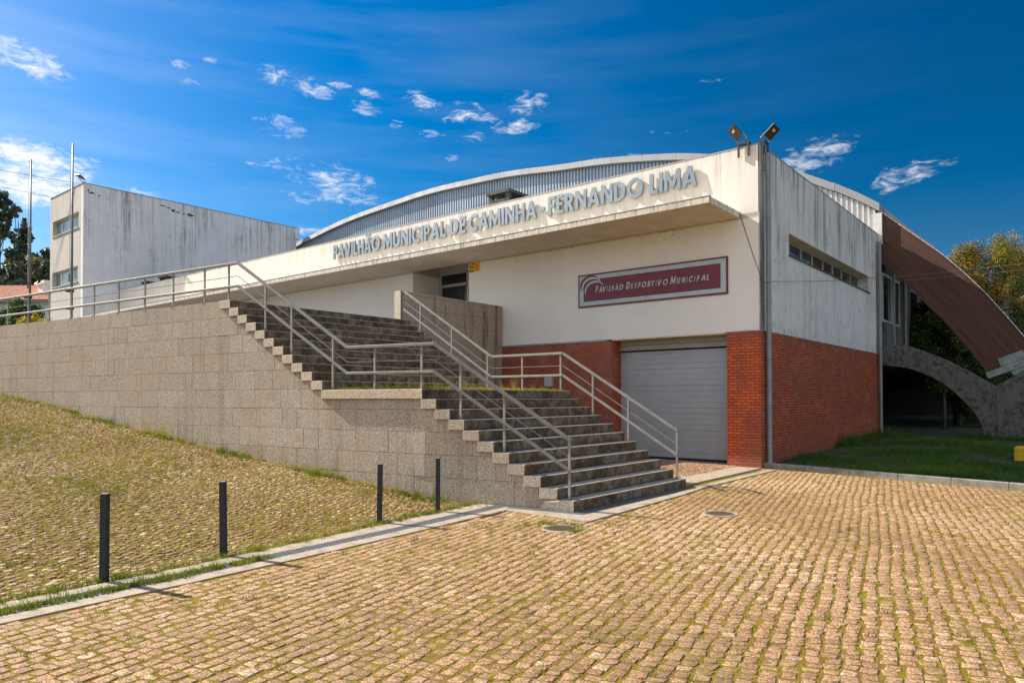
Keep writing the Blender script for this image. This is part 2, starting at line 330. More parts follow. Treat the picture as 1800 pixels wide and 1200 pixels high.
def m_glass(name, tint=(.02,.025,.03), rough=.04):
    t = NT(name); c = t.mix(t.ramp(t.noise(1.2, 3), .4, .7), tint, tuple(x*2.2 for x in tint)); return t.done(c, rough, 0, None, .45)
def m_timber():
    t = NT('laminated_timber'); uv = t.N('ShaderNodeUVMap'); uv.uv_map = 'UVMap'
    mp = t.N('ShaderNodeMapping'); mp.inputs['Scale'].default_value = (.35, 26, 1); t.L(uv.outputs[0], mp.inputs[0])
    n = t.N('ShaderNodeTexNoise'); n.inputs['Scale'].default_value = 1; n.inputs['Detail'].default_value = 5; t.L(mp.outputs[0], n.inputs['Vector'])
    sx = t.N('ShaderNodeSeparateXYZ'); t.L(uv.outputs[0], sx.inputs[0])
    saw = t.math('FRACT', t.math('MULTIPLY', sx.outputs[1], 22.0)); line = t.math('LESS_THAN', saw, .10)
    c = t.mix(t.ramp(n.outputs[0], .3, .7), (.060, .029, .023), (.120, .058, .041)); c = t.mix(t.math('MULTIPLY', line, .3), c, (.04, .018, .012))
    c = t.mix(t.math('MULTIPLY', t.ramp(t.noise(.9, 4), .45, .7), .35), c, (.10, .045, .03))
    return t.done(c, .75, 0, t.bump(t.math('SUBTRACT', 1.0, line), .4, .006), .3)

M = {}
M['front'] = m_render_wall('cream_render', (.84, .785, .71), .20, .08, 8.17, 2.4, .5)
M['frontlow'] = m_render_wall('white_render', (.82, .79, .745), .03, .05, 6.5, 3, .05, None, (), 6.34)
M['side'] = m_render_wall('stained_render', (.69, .69, .69), .85, .45, 8.2, 4.0, .25, 3.46, ((17.86, .24), (30.38, .32)))
M['tower'] = m_render_wall('grey_render', (.78, .78, .79), .68, .3, 15.8, 7.5, .10)
M['towerfront'] = m_render_wall('pale_render', (.56, .52, .47), .45, .25, 15.8, 6, .25)
M['soffit'] = m_plain('soffit_render', (.66, .57, .45), .85, 0, .08, 2, .15)
M['fascia'] = m_concrete('stained_fascia', (.72, .65, .54), .25, 3.0, 0, .55)
M['brick'] = m_brick('red_brick_front', 'x', (.74, .135, .030), (.52, .085, .022), (.07, .05, .04), .05)
M['brickpale'] = m_brick('dusty_brick_front', 'x', (.42, .085, .04), (.35, .065, .03), (.22, .15, .12), .5)
M['bricky'] = m_brick('red_brick_side', 'y', (.56, .115, .035), (.34, .055, .02), (.040, .030, .026), .22)
M['granite'] = m_granite('rough_granite', (.46, .395, .325), .25, .9, None, .16)
M['granitey'] = m_granite('granite_cladding', (.37, .32, .265), .4, .6, 'y', .65)
M['granitelight'] = m_granite('light_granite', (.60, .52, .42), .2, .8)
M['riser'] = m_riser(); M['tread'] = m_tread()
M['concrete'] = m_concrete('pale_concrete', (.37, .31, .24), .5, 5)
M['kerb'] = m_concrete('kerb_concrete', (.30, .285, .26), .45, 3)
M['oldconcrete'] = m_concrete('old_concrete', (.145, .14, .135), .95, 5.5, .2, .5)
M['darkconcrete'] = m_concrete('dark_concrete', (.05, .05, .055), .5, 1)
M['spandrel'] = m_concrete('spandrel_concrete', (.15, .15, .155), .5, 1.4)
M['sett'] = m_sett('granite_sett', (.27, .162, .090), (.41, .257, .150), (.55, .395, .275))
M['sett2'] = m_sett('small_granite_sett', (.19, .125, .055), (.36, .245, .12), (.66, .50, .33))
M['joint'] = m_joint(); M['rampjoint'] = m_joint((.29, .185, .06), (.27, .22, .035))
M['soil'] = m_plain('soil', (.10, .075, .045), .95, 0, .4, 9, .5)
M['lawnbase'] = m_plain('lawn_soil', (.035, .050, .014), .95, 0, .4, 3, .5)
M['ground'] = m_plain('dry_ground', (.10, .105, .045), .95, 0, .35, .3, .3)
M['hill'] = m_plain('hill_soil', (.03, .045, .016), .95, 0, .4, .08, 0)
def m_rail():
    t = NT('rail_paint'); c = t.mix(t.ramp(t.noise(7, 4), .3, .7), (.205, .19, .168), (.265, .25, .225))
    c = t.mix(t.math('MULTIPLY', t.ramp(t.noise(5.5, 6, .75), .62, .68), .8), c, (.20, .075, .025)); c = t.mix(t.math('MULTIPLY', t.ramp(t.noise(30, 4, .7), .6, .75), .4), c, (.10, .09, .075))
    return t.done(c, .58, 0, None, .5)
M['steel'] = m_rail()
M['darksteel'] = m_concrete('bollard_paint', (.042, .046, .050), .35, 9)
M['alu'] = m_plain('brushed_aluminium', (.24, .29, .33), .48, .6, .04, 3)
M['zinc'] = m_plain('zinc_flashing', (.36, .37, .37), .5, .5, .12, 4, .05)
M['coping'] = m_plain('roof_coping', (.29, .30, .31), .65, .1, .07, .8, .04)
M['cladding'] = m_plain('ribbed_cladding', (.40, .46, .52), .42, .55, .10, .7)
M['claddingwhite'] = m_plain('white_cladding', (.66, .64, .62), .45, .2, .08, 2)
M['roof'] = m_plain('roof_sheet', (.30, .31, .32), .5, .4, .1, 1)
M['pipe'] = m_plain('grey_pipe', (.20, .225, .25), .45, .1, .12, 3, .05, .5)
M['door'] = m_plain('grey_garage_door', (.38, .40, .425), .42, .2, .05, 2, .0, .5)
M['doorhead'] = m_plain('door_header', (.36, .34, .30), .5, .2, .08, 2)
M['black'] = m_plain('black_rubber', (.012, .012, .013), .7)
M['dark'] = m_plain('dark_interior', (.015, .015, .017), .9)
M['frame'] = m_plain('window_frame', (.50, .50, .47), .5, .2, .06, 3)
M['glass'] = m_glass('window_glass'); M['glass2'] = m_glass('pale_glass', (.16, .17, .16), .10)
M['maroon'] = m_plain('maroon_enamel', (.155, .012, .028), .42, 0, .10, 3, .02, .5)
M['signgrey'] = m_plain('sign_grey', (.42, .50, .54), .42, 0, .05, 4, 0, .5)
M['yellow'] = m_plain('sign_yellow', (.85, .42, .01), .5, 0, .06, 20)
M['signblack'] = m_plain('sign_black', (.02, .02, .02), .5)
M['signwhite'] = m_plain('sign_white', (.6, .6, .6), .5)
M['yellowpaint'] = m_concrete('yellow_painted_concrete', (.62, .40, .02), .35, 9)
M['timber'] = m_timber()
M['shoe'] = m_plain('weathered_steel', (.22, .27, .27), .5, .4, .2, 6, .1)
M['bolt'] = m_plain('bolt_steel', (.22, .24, .24), .45, .6, .1, 20)
M['iron'] = m_plain('cast_iron', (.13, .095, .075), .7, .3, .25, 25, .3)
M['grate'] = m_plain('galvanised_grate', (.17, .19, .21), .5, .3, .2, 12)
M['lamp'] = m_plain('lamp_housing', (.05, .046, .04), .5, .3, .15, 30)
M['led'] = m_plain('led_chip', (.70, .55, .32), .3, 0, .1, 50)
M['tile'] = m_plain('terracotta', (.80, .50, .36), .85, 0, .22, 5, .3)
M['housewall'] = m_plain('house_render', (.66, .64, .60), .85, 0, .06, 1)
M['bark'] = m_plain('bark', (.11, .085, .06), .95, 0, .35, 6, .6)
M['palebark'] = m_plain('pale_bark', (.26, .22, .18), .9, 0, .3, 3, .3)
M['gold'] = m_leaf('golden_cypress_foliage', (.035, .065, .010), (.22, .20, .018), (.60, .27, .03), .16)
M['darkleaf'] = m_leaf('dark_conifer_foliage', (.028, .050, .014), (.085, .13, .028), None, .15)
M['cypress'] = m_leaf('cypress_foliage', (.02, .05, .012), (.055, .12, .02))
M['forest'] = m_leaf('hazed_forest_foliage', (.040, .068, .052), (.085, .125, .090), None, .15)  # greenish-blue lift in the foliage colour stands for distance haze
M['oak'] = m_leaf('olive_foliage', (.09, .10, .035), (.22, .20, .07))
M['eucalyptus'] = m_leaf('eucalyptus_foliage', (.07, .10, .065), (.16, .18, .11), (.26, .20, .13))
M['shrubyellow'] = m_leaf('yellow_shrub_foliage', (.25, .24, .01), (.62, .46, .01))
M['grass'] = m_leaf('grass_blades', (.07, .12, .008), (.20, .24, .012), (.38, .30, .03), .35)
M['drygrass'] = m_leaf('yellow_green_grass_blades', (.10, .13, .008), (.26, .25, .012), (.42, .27, .03), .35)  # yellow-green blades for weeds, moss and landing grass
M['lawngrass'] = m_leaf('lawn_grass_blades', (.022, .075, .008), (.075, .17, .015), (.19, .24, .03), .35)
M['straw'] = m_leaf('straw_stems', (.30, .20, .05), (.50, .34, .10), None, .2)
M['poles'] = m_plain('flagpole_paint', (.12, .15, .15), .45, .2, .15, 8)
M['wire'] = m_plain('cable_sheath', (.02, .02, .02), .9)
M['cablepale'] = m_plain('weathered_cable', (.16, .14, .12), .9)
M['rope'] = m_plain('rope', (.45, .42, .36), .8)

# ------------------------------------------------------------------ shared geometry
RS = .175; TR = .27557; XF = 17.696; XC = -6.431           # riser, tread, facade plane y, side wall plane x
EDGE = [(-6.10, 9.09), (-6.2, 9.07), (-8.95, 8.49), (-11.34, 8.15), (-14.1, 7.80), (-24.1, 6.38), (-48, 3.0)]   # outer left edge of stairs and retaining wall
def edge_y(x):
    xs = [e[0] for e in EDGE][::-1]; ys = [e[1] for e in EDGE][::-1]; return float(np.interp(x, xs, ys))
STEPX = {k: -6.197-(k-1)*TR for k in range(1, 12)}; STEPX.update({k: -11.34-(k-12)*TR for k in range(12, 23)})
def stair_z(x):
    """tread height above plan position x"""
    z = 0
    for k, sx in STEPX.items():
        if x <= sx+1e-6: z = max(z, k*RS)
    return z
def drain_x(y): return float(np.interp(y, [-8, 1.94, 3.43, 5.74, 9.0], [-7.0, -7.26, -7.33, -7.57, -7.92]))
RT = [0,.5,2.1,3.5,5,6.7,8.7,11,13.6,16.7,24,42]; RZ = [0,.012,.19,.336,.5,.68,.93,1.22,1.59,1.94,2.8,3.84]
def ramp_z(x, y): return np.interp(np.interp(y, [-8, 1.94, 3.43, 5.74, 9.0], [-7.0, -7.26, -7.33, -7.57, -7.92])-x, RT, RZ)
def plaza_z(x, y): return -.020*np.clip(np.asarray(x)+6.4, 0, 40)*np.clip(np.asarray(y)/17.0, 0, 1.1)

# ------------------------------------------------------------------ ground
def sheet(name, xs, ys, zf, mat, label=None, keep=None):
    X, Y = np.meshgrid(xs, ys, indexing='ij'); Z = zf(X, Y); V = np.stack([X, Y, Z], -1).reshape(-1, 3); ny = len(ys)
    F = []
    for i in range(len(xs)-1):
        for j in range(ny-1):
            if keep is None or keep((xs[i]+xs[i+1])/2, (ys[j]+ys[j+1])/2): F.append((i*ny+j, (i+1)*ny+j, (i+1)*ny+j+1, i*ny+j+1))
    o = np_mesh(name, V, F, mat, smooth=True); o['kind'] = 'structure'; return o
sheet('ground', np.linspace(-1800, 1800, 31), np.linspace(-1800, 1800, 31), lambda X, Y: np.full_like(X, -.75), M['ground'])
sheet('plaza_bed', np.concatenate([np.linspace(-15, 10, 60), [30, 60]]), np.concatenate([[-40, -15], np.linspace(-6, 18.2, 60)]), lambda X, Y: plaza_z(X, Y)-.0012-np.where(X < -7.35, .25, 0)*(Y < 9), M['joint'])
def ramp_sheet():
    V = []; F = []; ts = np.concatenate([np.linspace(0, 18, 70), [22, 28, 36, 44, 60]])
    vs = np.linspace(0, 1, 60)
    for t in ts:
        for v in vs:
            y0 = -20.0; x_guess = -7.6-t; y1 = edge_y(x_guess)+.15; y = y0+(y1-y0)*v; x = np.interp(y, [-20, -8, 1.94, 3.43, 5.74, 9.0], [-6.7, -7.0, -7.26, -7.33, -7.57, -7.92])-t
            V.append((x, y, float(np.interp(t, RT, RZ))-.004))
    n = len(vs)
    for i in range(len(ts)-1):
        for j in range(n-1): F.append((i*n+j, i*n+j+1, (i+1)*n+j+1, (i+1)*n+j))
    o = np_mesh('ramp_bed', V, F, M['rampjoint'], smooth=True); o['kind'] = 'structure'
ramp_sheet()

def clusterd(x, y, s): return math.sin(x*s+1.7*math.sin(y*s*.8))+math.sin(y*s*1.3+1.3*math.sin(x*s*.9+2))
def setts(name, cells, mat, h=.02, jit=.010, tv=.19):
    """cells: arrays cx, cy, cz, ang, w, l -> one mesh of worn paving stones"""
    cx, cy, cz, ang, w, l = cells; n = len(cx)
    base = np.array([(-1,-1),(1,-1),(1,1),(-1,1)], float)
    oct_ = []
    for (a, b) in base: oct_ += [(a, b)]
    j = lambda s: rng.uniform(-s, s, (n, 4))*rng.uniform(.4, 1.6, (n, 1))
    rings = []
    for inset, zz in ((1.0, -h), (.93, .0), (.80, .0016)):
        px = base[None,:,0]*(w[:,None]/2)*inset; py = base[None,:,1]*(l[:,None]/2)*inset
        rings.append((px, py, zz))
    jx, jy = j(jit), j(jit); tilt = rng.normal(0, .020, (n, 2)); lift = rng.normal(0, .0015, n)+.0010*np.sin(cx*2.3+1.1*np.sin(cy*1.9))+.0012
    V = np.zeros((n, 12, 3))
    for r, (px, py, zz) in enumerate(rings):
        X = px+jx; Y = py+jy
        V[:, r*4:r*4+4, 0] = cx[:,None]+X*np.cos(ang)[:,None]-Y*np.sin(ang)[:,None]
        V[:, r*4:r*4+4, 1] = cy[:,None]+X*np.sin(ang)[:,None]+Y*np.cos(ang)[:,None]
        V[:, r*4:r*4+4, 2] = cz[:,None]+zz+lift[:,None]+(0 if r == 0 else 1)*(X*tilt[:,:1]+Y*tilt[:,1:])
    F = []
    for r in (0, 4):
        for k in range(4): F.append((r+k, r+(k+1)%4, r+4+(k+1)%4, r+4+k))
    F.append((8, 9, 10, 11)); F = np.array(F)
    FF = (F[None]+12*np.arange(n)[:,None,None]).reshape(-1, 4)
    tone = np.repeat(np.clip(.48+.13*np.array([clusterd(a, b, .8) for a, b in zip(cx, cy)])+rng.normal(0, tv, n)+(rng.random(n) < .07)*.3, 0, 1), 12)
    o = np_mesh(name, V.reshape(-1, 3), FF, mat, tone=tone, smooth=True); return o

def sett_grid(pitch_u, pitch_v, head, x0, x1, y0, y1, keep, zf, gap=.016, wob=.05, irr=.0):
    """rows running along heading 'head' (deg left of +Y)"""
    A = R_(head); du = np.array([math.cos(A), math.sin(A)]); dv = np.array([-math.sin(A), math.cos(A)])
    c = np.array([(x0+x1)/2, (y0+y1)/2]); ext = math.hypot(x1-x0, y1-y0)/2+1
    out = []
    nu = int(2*ext/pitch_u)
    for i in range(nu):
        u = -ext+i*pitch_u; v = -ext+rng.uniform(0, pitch_v)
        while v < ext:
            ln = pitch_v*rng.uniform(.72, 1.3); vm = v+ln/2
            uu = u+wob*math.sin(vm*.9+u*.35)+wob*.5*math.sin(vm*2.3+u*1.7)+rng.normal(0, .009)
            x, y = c+du*uu+dv*vm
            if x0 < x < x1 and y0 < y < y1 and keep(x, y): out.append((x, y, ln))
            v += ln
    a = np.array(out); n = len(a)
    ang = np.full(n, A)+rng.normal(0, .075, n)
    return a[:,0], a[:,1], zf(a[:,0], a[:,1]), ang, pitch_u-gap+rng.normal(0, .006, n), a[:,2]-gap
def keep_plaza(x, y):
    if (x+5.597)**2+(y-7.871)**2 < .27**2 or (x+4.456)**2+(y-10.494)**2 < .27**2: return False
    if y < 8.50: return x > np.interp(y, [-8, 1.77, 5.14, 8.6], [-6.3, -6.60, -6.78, -7.10])+.04
    if y < 17.15: return x > np.interp(y, [8.4, 11.97, 13.25, 17.1], [-5.58, -5.78, -5.92, -5.98])+.05
    return x > -6.30 and y < 17.72-(x+6.4)*.055-.05
A1 = sett_grid(.122, .112, 12.1, -7.2, 3.6, -.6, 18.2, keep_plaza, plaza_z, .019, .016)
tag(setts('plaza_paving', A1, M['sett']), kind='structure')
def keep_ramp(x, y): return x < drain_x(y)-.06 and y < edge_y(x)-.10 and y > .22*abs(x)-4.0
A2 = sett_grid(.086, .082, 30, -27, -6.9, -2.4, 9.2, keep_ramp, ramp_z, .024, .09)
A2 = (A2[0]+rng.normal(0, .018, len(A2[0])), A2[1]+rng.normal(0, .018, len(A2[0])), A2[2], A2[3]+rng.normal(0, .5, len(A2[0])), A2[4]*rng.uniform(.6, 1.1, len(A2[0])), A2[5]*rng.uniform(.6, 1.1, len(A2[0])))
tag(setts('ramp_paving', A2, M['sett2'], jit=.014, tv=.32), kind='structure')
def keep_drive(x, y): return y > 13.15 and x < -7.0 and y < 18.0
A3 = sett_grid(.128, .105, 4, -14.7, -6.9, 13.1, 18.1, keep_drive, lambda x, y: np.zeros_like(x)+.03, .017, .03)
tag(setts('driveway_paving', A3, M['sett']), kind='structure')
b = MB(); b.box((-14.8, 13.0, -.2), (-6.98, 18.15, .022)); tag(b.build('driveway', M['joint']), kind='structure')

# lawn, upper terrace, hill
def lawn_z(X, Y): return np.interp(Y, [17, 18, 24, 31, 60], [-.05, .05, .20, .33, .5])+.02*np.sin(X*2.1+Y*1.3)
def kerb_y(x): return 17.86-(x+6.4)*.055
sheet('lawn', np.linspace(-20, 30, 90), np.linspace(16.2, 75, 90), lambda X, Y: np.where(Y < kerb_y(X)+.12, -.30, lawn_z(X, Y)), M['lawnbase'], keep=lambda x, y: (x > -6.4 or y > 30.4) and y > kerb_y(x)-.35)
b = MB()
tp = [(-14.1, edge_y(-14.1)+.2), (-24.1, 6.58), (-48, 3.2), (-60, 1.5), (-140, -8), (-140, 75), (-56, 75), (-50, 33), (-44, 17.8), (-14.9, 17.8), (-14.9, 13.0), (-14.1, 13.0)]
b.quad([(x, y, 3.83) for x, y in tp]); tag(b.build('upper_terrace', M['spandrel']), kind='structure')
def hill_z(X, Y):
    d = np.hypot(X, Y); az = np.degrees(np.arctan2(-X, Y)); f = np.exp(-((az-82)/15.0)**4)
    return np.interp(d, [0, 60, 74, 95, 130, 170, 240], [3.8, 4.0, 8.3, 10.5, 15.5, 19, 21])*f+3.0*(1-f)-.1
sheet('hill', np.linspace(-330, -57, 60), np.linspace(-60, 160, 60), hill_z, M['hill'])

# ------------------------------------------------------------------ drain, strips, kerb, manholes
def strip(parent, name, inner, outer, z0, z1, mat, bevel=.006):
    b = MB()
    for i in range(len(inner)-1):
        (ax, ay), (bx, by) = inner[i], inner[i+1]; (cx, cy), (dx, dy) = outer[i], outer[i+1]
        b.hexa([(ax,ay,z0),(cx,cy,z0),(dx,dy,z0),(bx,by,z0),(ax,ay,z1),(cx,cy,z1),(dx,dy,z1),(bx,by,z1)])
    return b.build(name, mat, parent)
dr = thing('drain_channel', 'long straight drain with metal grate between two pale concrete strips, running past the four bollards', 'drain')
U = [(-6.95,-6),(-7.26,1.94),(-7.33,3.43),(-7.57,5.74),(-7.915,9.02)]; G0 = [(-6.75,-6),(-7.06,1.89),(-7.13,3.43),(-7.24,5.6),(-7.60,8.87)]
G1 = [(-6.50,-6),(-6.81,1.82),(-6.88,3.4),(-7.03,5.5),(-7.33,8.84)]; W1 = [(-6.29,-6),(-6.60,1.77),(-6.67,3.4),(-6.80,5.3),(-7.13,8.56)]
def dense(pl, n=26):
    p = np.array(pl); d = np.r_[0, np.cumsum(np.hypot(*np.diff(p, axis=0).T))]; t = np.linspace(0, d[-1], n); return [(float(np.interp(a, d, p[:,0])+rng.normal(0, .006)), float(np.interp(a, d, p[:,1]))) for a in t]
strip(dr, 'concrete_strip', dense(U), G0 and dense(G0), -.2, .010, M['concrete']); strip(dr, 'concrete_strip', dense(G1), dense(W1), -.2, .012, M['concrete'])
def grate(parent, a, b_, z=.0, n=None):
    """perforated grate between polylines a and b"""
    A = np.array(a); B = np.array(b_); L = np.r_[0, np.cumsum(np.hypot(*np.diff(A, axis=0).T))]; m = MB(); n = int(L[-1]/.045)
    def P(PL, t): return np.array([np.interp(t, L, PL[:,0]), np.interp(t, L, PL[:,1])])
    for i in range(n+1):
        t = L[-1]*i/n; p, q = P(A, t), P(B, t); m.beam((*p, z), (*q, z), .018, .016)
    for s in (.02, .25, .5, .75, .98):
        for i in range(12):
            t0, t1 = L[-1]*i/12, L[-1]*(i+1)/12; m.beam((*(P(A,t0)*(1-s)+P(B,t0)*s), z), (*(P(A,t1)*(1-s)+P(B,t1)*s), z), .016, .020)
    m.build('grate', M['grate'], parent)
    g = MB()
    for i in range(len(A)-1): g.quad([(*A[i], z-.05), (*B[i], z-.05), (*B[i+1], z-.05), (*A[i+1], z-.05)])
    g.build('channel_floor', M['black'], parent)
grate(dr, G0, G1, .0)
dr2 = thing('drain_channel', 'short drain grate with concrete edge wrapping the foot of the granite stairs', 'drain')
grate(dr2, [(-7.58, 8.86), (-6.9, 8.95), (-6.02, 9.05)], [(-7.33, 8.70), (-6.9, 8.76), (-5.92, 8.92)], .0)
strip(dr2, 'concrete_strip', [(-7.33, 8.84-.14), (-5.92, 8.91)], [(-7.13, 8.55), (-5.56, 8.46)], -.2, .011, M['concrete'])
grate(dr2, [(-6.19, 9.1), (-6.19, 12.9)], [(-5.97, 9.0), (-5.95, 12.9)], -.004)
strip(dr2, 'concrete_strip', [(-5.93, 8.92), (-5.95, 12.0), (-6.10, 13.3), (-6.15, 17.45)], [(-5.56, 8.47), (-5.77, 12.0), (-5.91, 13.3), (-5.97, 17.45)], -.2, .009, M['concrete'])
sl = thing('concrete_slab', 'wide pale concrete threshold slab with a narrow gutter, between stairs and brick pillar', 'slab')
strip(sl, 'slab', [(-6.97, 13.1), (-6.99, 17.5)], [(-6.30, 13.1), (-6.36, 17.5)], -.2, .026, M['concrete'])
strip(sl, 'gutter', [(-6.298, 13.1), (-6.358, 17.5)], [(-6.10, 13.1), (-6.15, 17.5)], -.2, -.012, M['soil'])
kb = thing('lawn_kerb', 'long grey concrete kerb along the shaded lawn, starting at the brick corner', 'kerb')
x = -6.42
while x < 14:
    w = 1.02; b = MB(); y0, y1 = kerb_y(x), kerb_y(x+w); z0 = float(plaza_z(x, 17)); z1 = float(plaza_z(x+w, 17))
    b.hexa([(x+.004,y0,-.5),(x+w-.004,y1,-.5),(x+w-.004,y1+.16,-.5),(x+.004,y0+.16,-.5),(x+.004,y0,z0+.13),(x+w-.004,y1,z1+.13),(x+w-.004,y1+.16,z1+.13),(x+.004,y0+.16,z0+.13)])
    b.build('kerb_stone', M['kerb'], kb, .012); x += w
for (mx, my, lab) in ((-5.597, 7.871, 'round rusty manhole cover nearest the corner of the stairs, weeds around its ring'), (-4.456, 10.494, 'round rusty manhole cover out in the sunlit setts, right of the stair foot')):
    mh = thing('manhole_cover', lab, 'manhole cover', 'manhole covers in the paving', (mx, my, float(plaza_z(mx, my))))
    b = MB(); n = 40
    for i in range(n):
        a0, a1 = 2*math.pi*i/n, 2*math.pi*(i+1)/n
        P = lambda r, a, z: (r*math.cos(a), r*math.sin(a), z)
        b.quad([P(.225,a0,.008), P(.275,a0,.006), P(.275,a1,.006), P(.225,a1,.008)]); b.quad([P(.225,a0,.008), P(.225,a1,.008), P(.225,a1,-.03), P(.225,a0,-.03)]); b.quad([P(.275,a0,.006), P(.275,a0,-.04), P(.275,a1,-.04), P(.275,a1,.006)])
    b.build('ring', M['concrete'], mh)
    b = MB(); b.tube([(0,0,-.03),(0,0,.006)], .218, 40)
    for i in range(-6, 7):
        for j in range(-6, 7):
            px, py = i*.032+(j%2)*.016, j*.030
            if math.hypot(px, py) < .19: b.box((px-.011, py-.008, .005), (px+.011, py+.008, .013))
    b.build('lid', M['iron'], mh)

# ------------------------------------------------------------------ staircase
st = thing('granite_staircase', 'wide weathered granite staircase in two flights with dark mossy risers and a grassy landing', 'staircase')
YR = 12.98
for k in range(1, 23):
    x0 = STEPX[k]; last = k in (11, 22)
    x1 = (STEPX[k+1] if k not in (11, 22) else (-11.34 if k == 11 else -14.42))-.03
    yl0, yl1 = edge_y(x0), edge_y(x1); yr = YR if k < 12 else 12.92
    jx = rng.uniform(-.004, .004); yr += rng.uniform(-.012, .012)
    z0, z1 = (k-1)*RS+.002, k*RS
    b = MB(); yb0, yb1 = yl0+.34, yl1+.34
    # light granite end block and darker worn run, butted together
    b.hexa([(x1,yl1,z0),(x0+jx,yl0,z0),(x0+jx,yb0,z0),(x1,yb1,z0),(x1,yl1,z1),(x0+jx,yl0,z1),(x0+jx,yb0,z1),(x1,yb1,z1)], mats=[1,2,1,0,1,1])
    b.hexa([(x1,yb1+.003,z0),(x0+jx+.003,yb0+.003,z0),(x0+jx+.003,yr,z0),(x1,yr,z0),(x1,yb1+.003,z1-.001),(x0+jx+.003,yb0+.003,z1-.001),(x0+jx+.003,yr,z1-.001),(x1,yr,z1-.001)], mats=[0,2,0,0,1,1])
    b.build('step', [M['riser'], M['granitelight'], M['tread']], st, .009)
b = MB()   # solid core under the steps, set back from the stone ends
prof = [(-6.30, -.25)]
for k in list(range(1, 12)): prof += [(STEPX[k]-.10, (k-1)*RS), (STEPX[k]-.10 if k == 11 else STEPX[k+1]-.10, (k-1)*RS)]
n_ = 0
for k in range(1, 23):
    xa = STEPX[k]-.06; xb = (STEPX[k+1]-.06) if k < 22 else -14.45
    zt = (k-1)*RS
    if zt <= 0: zt = .001
    b.hexa([(xb,edge_y(xb)+.16,-.3),(xa,edge_y(xa)+.16,-.3),(xa,YR-.10,-.3),(xb,YR-.10,-.3),(xb,edge_y(xb)+.16,zt),(xa,edge_y(xa)+.16,zt),(xa,YR-.10,zt),(xb,YR-.10,zt)])
b.build('stair_core', M['granite'], st)
# grass growing along the landing comes with the vegetation below

# granite block cladding of the retaining wall
def granite_blocks(parent):
    b = MB(); H0 = 3.85; courses = []; z = H0
    hs = [.36]+[.385]*11
    for h in hs: courses.append((z-h, z)); z -= h
    P = np.array(EDGE[::-1]); P[:,1] += .055; L = np.r_[0, np.cumsum(np.hypot(*np.diff(P, axis=0).T))]
    def pt(s, off, zz):
        x = float(np.interp(s, L, P[:,0])); y = float(np.interp(s, L, P[:,1])); return (x-off*.13, y+off, zz)
    def sx(xv): return float(np.interp(xv, P[:,0], L))
    xs_steps = sorted(STEPX.values()); s_top = sx(-14.1); s_end = sx(-6.21)
    gap = .0022
    def emit(s0, s1, z0, z1):
        if s1-s0 < .03 or z1-z0 < .03: return
        xm = (pt(s0,0,0)[0]+pt(s1,0,0)[0])/2
        if z1 < float(ramp_z(xm, edge_y(xm)))-.15: return
        tn = float(np.clip(rng.normal(1, .04), .88, 1.12)); o = rng.uniform(-.0010, .0010)
        a, b_, c, d = pt(s0+gap, o, z0+gap), pt(s1-gap, o, z0+gap), pt(s1-gap, .10, z0+gap), pt(s0+gap, .10, z0+gap)
        a2, b2, c2, d2 = pt(s0+gap, o, z1-gap), pt(s1-gap, o, z1-gap), pt(s1-gap, .10, z1-gap), pt(s0+gap, .10, z1-gap)
        b.hexa([a, b_, c, d, a2, b2, c2, d2], col=tn)
    for ci, (z0, z1) in enumerate(courses):
        s = sx(-47)+rng.uniform(0, .5)
        while s < s_end:
            w = rng.choice([.42, .55, .62, .78, .95]); s1 = min(s+w, s_end)
            # cut at step fronts where the block rises above the stair line
            cuts = [s]+[c for c in (sx(v) for v in xs_steps) if s+.04 < c < s1-.04 and s1 > s_top]+[s1]
            pieces = []
            for a, c in zip(cuts[:-1], cuts[1:]):
                xm = pt((a+c)/2, 0, 0)[0]
                lim = 3.85 if xm < -14.1 else stair_z(xm)-RS-.002
                pieces.append((a, c, min(z1, lim)))
            merged = [list(pieces[0])]
            for p in pieces[1:]:
                if abs(p[2]-merged[-1][2]) < 1e-6: merged[-1][1] = p[1]
                else: merged.append(list(p))
            for a, c, zt in merged: emit(a, c, z0, zt)
            s = s1
    return b.build('block_cladding', M['granite'], parent, .0025, segs=1)
rw = thing('retaining_wall', 'long granite block retaining wall left of the stairs, weeds along its sloping foot', 'wall')
granite_blocks(rw)
b = MB()
for (xa, xb) in ((-14.3, -24.1), (-24.1, -48)):
    ya, yb = edge_y(xa)+.155, edge_y(xb)+.155
    b.hexa([(xb,yb,-.4),(xa,ya,-.4),(xa,ya+.3,-.4),(xb,yb+.3,-.4),(xb,yb,3.846),(xa,ya,3.846),(xa,ya+.3,3.846),(xb,yb+.3,3.846)])
b.build('wall_core', M['granite'], rw)
b = MB()   # broken loose stone at the bottom of the stairs
b.hexa([(-6.78,8.985,.0),(-6.40,9.03,.0),(-6.40,9.15,.0),(-6.78,9.10,.0),(-6.70,8.965,.15),(-6.42,9.01,.17),(-6.42,9.13,.17),(-6.72,9.08,.16)])
b.build('broken_stone', M['granitelight'], rw, .02)

tw = thing('granite_parapet_wall', 'stained granite wall standing at the top of the stairs, reaching back to the white facade', 'wall')
b = MB(); b.box((-15.12, 13.27, -.2), (-14.86, 17.66, 4.76), mats=[0,0,1,0,0,0]); b.build('wall_body', [M['granitey'], M['granitelight']], tw, .008)

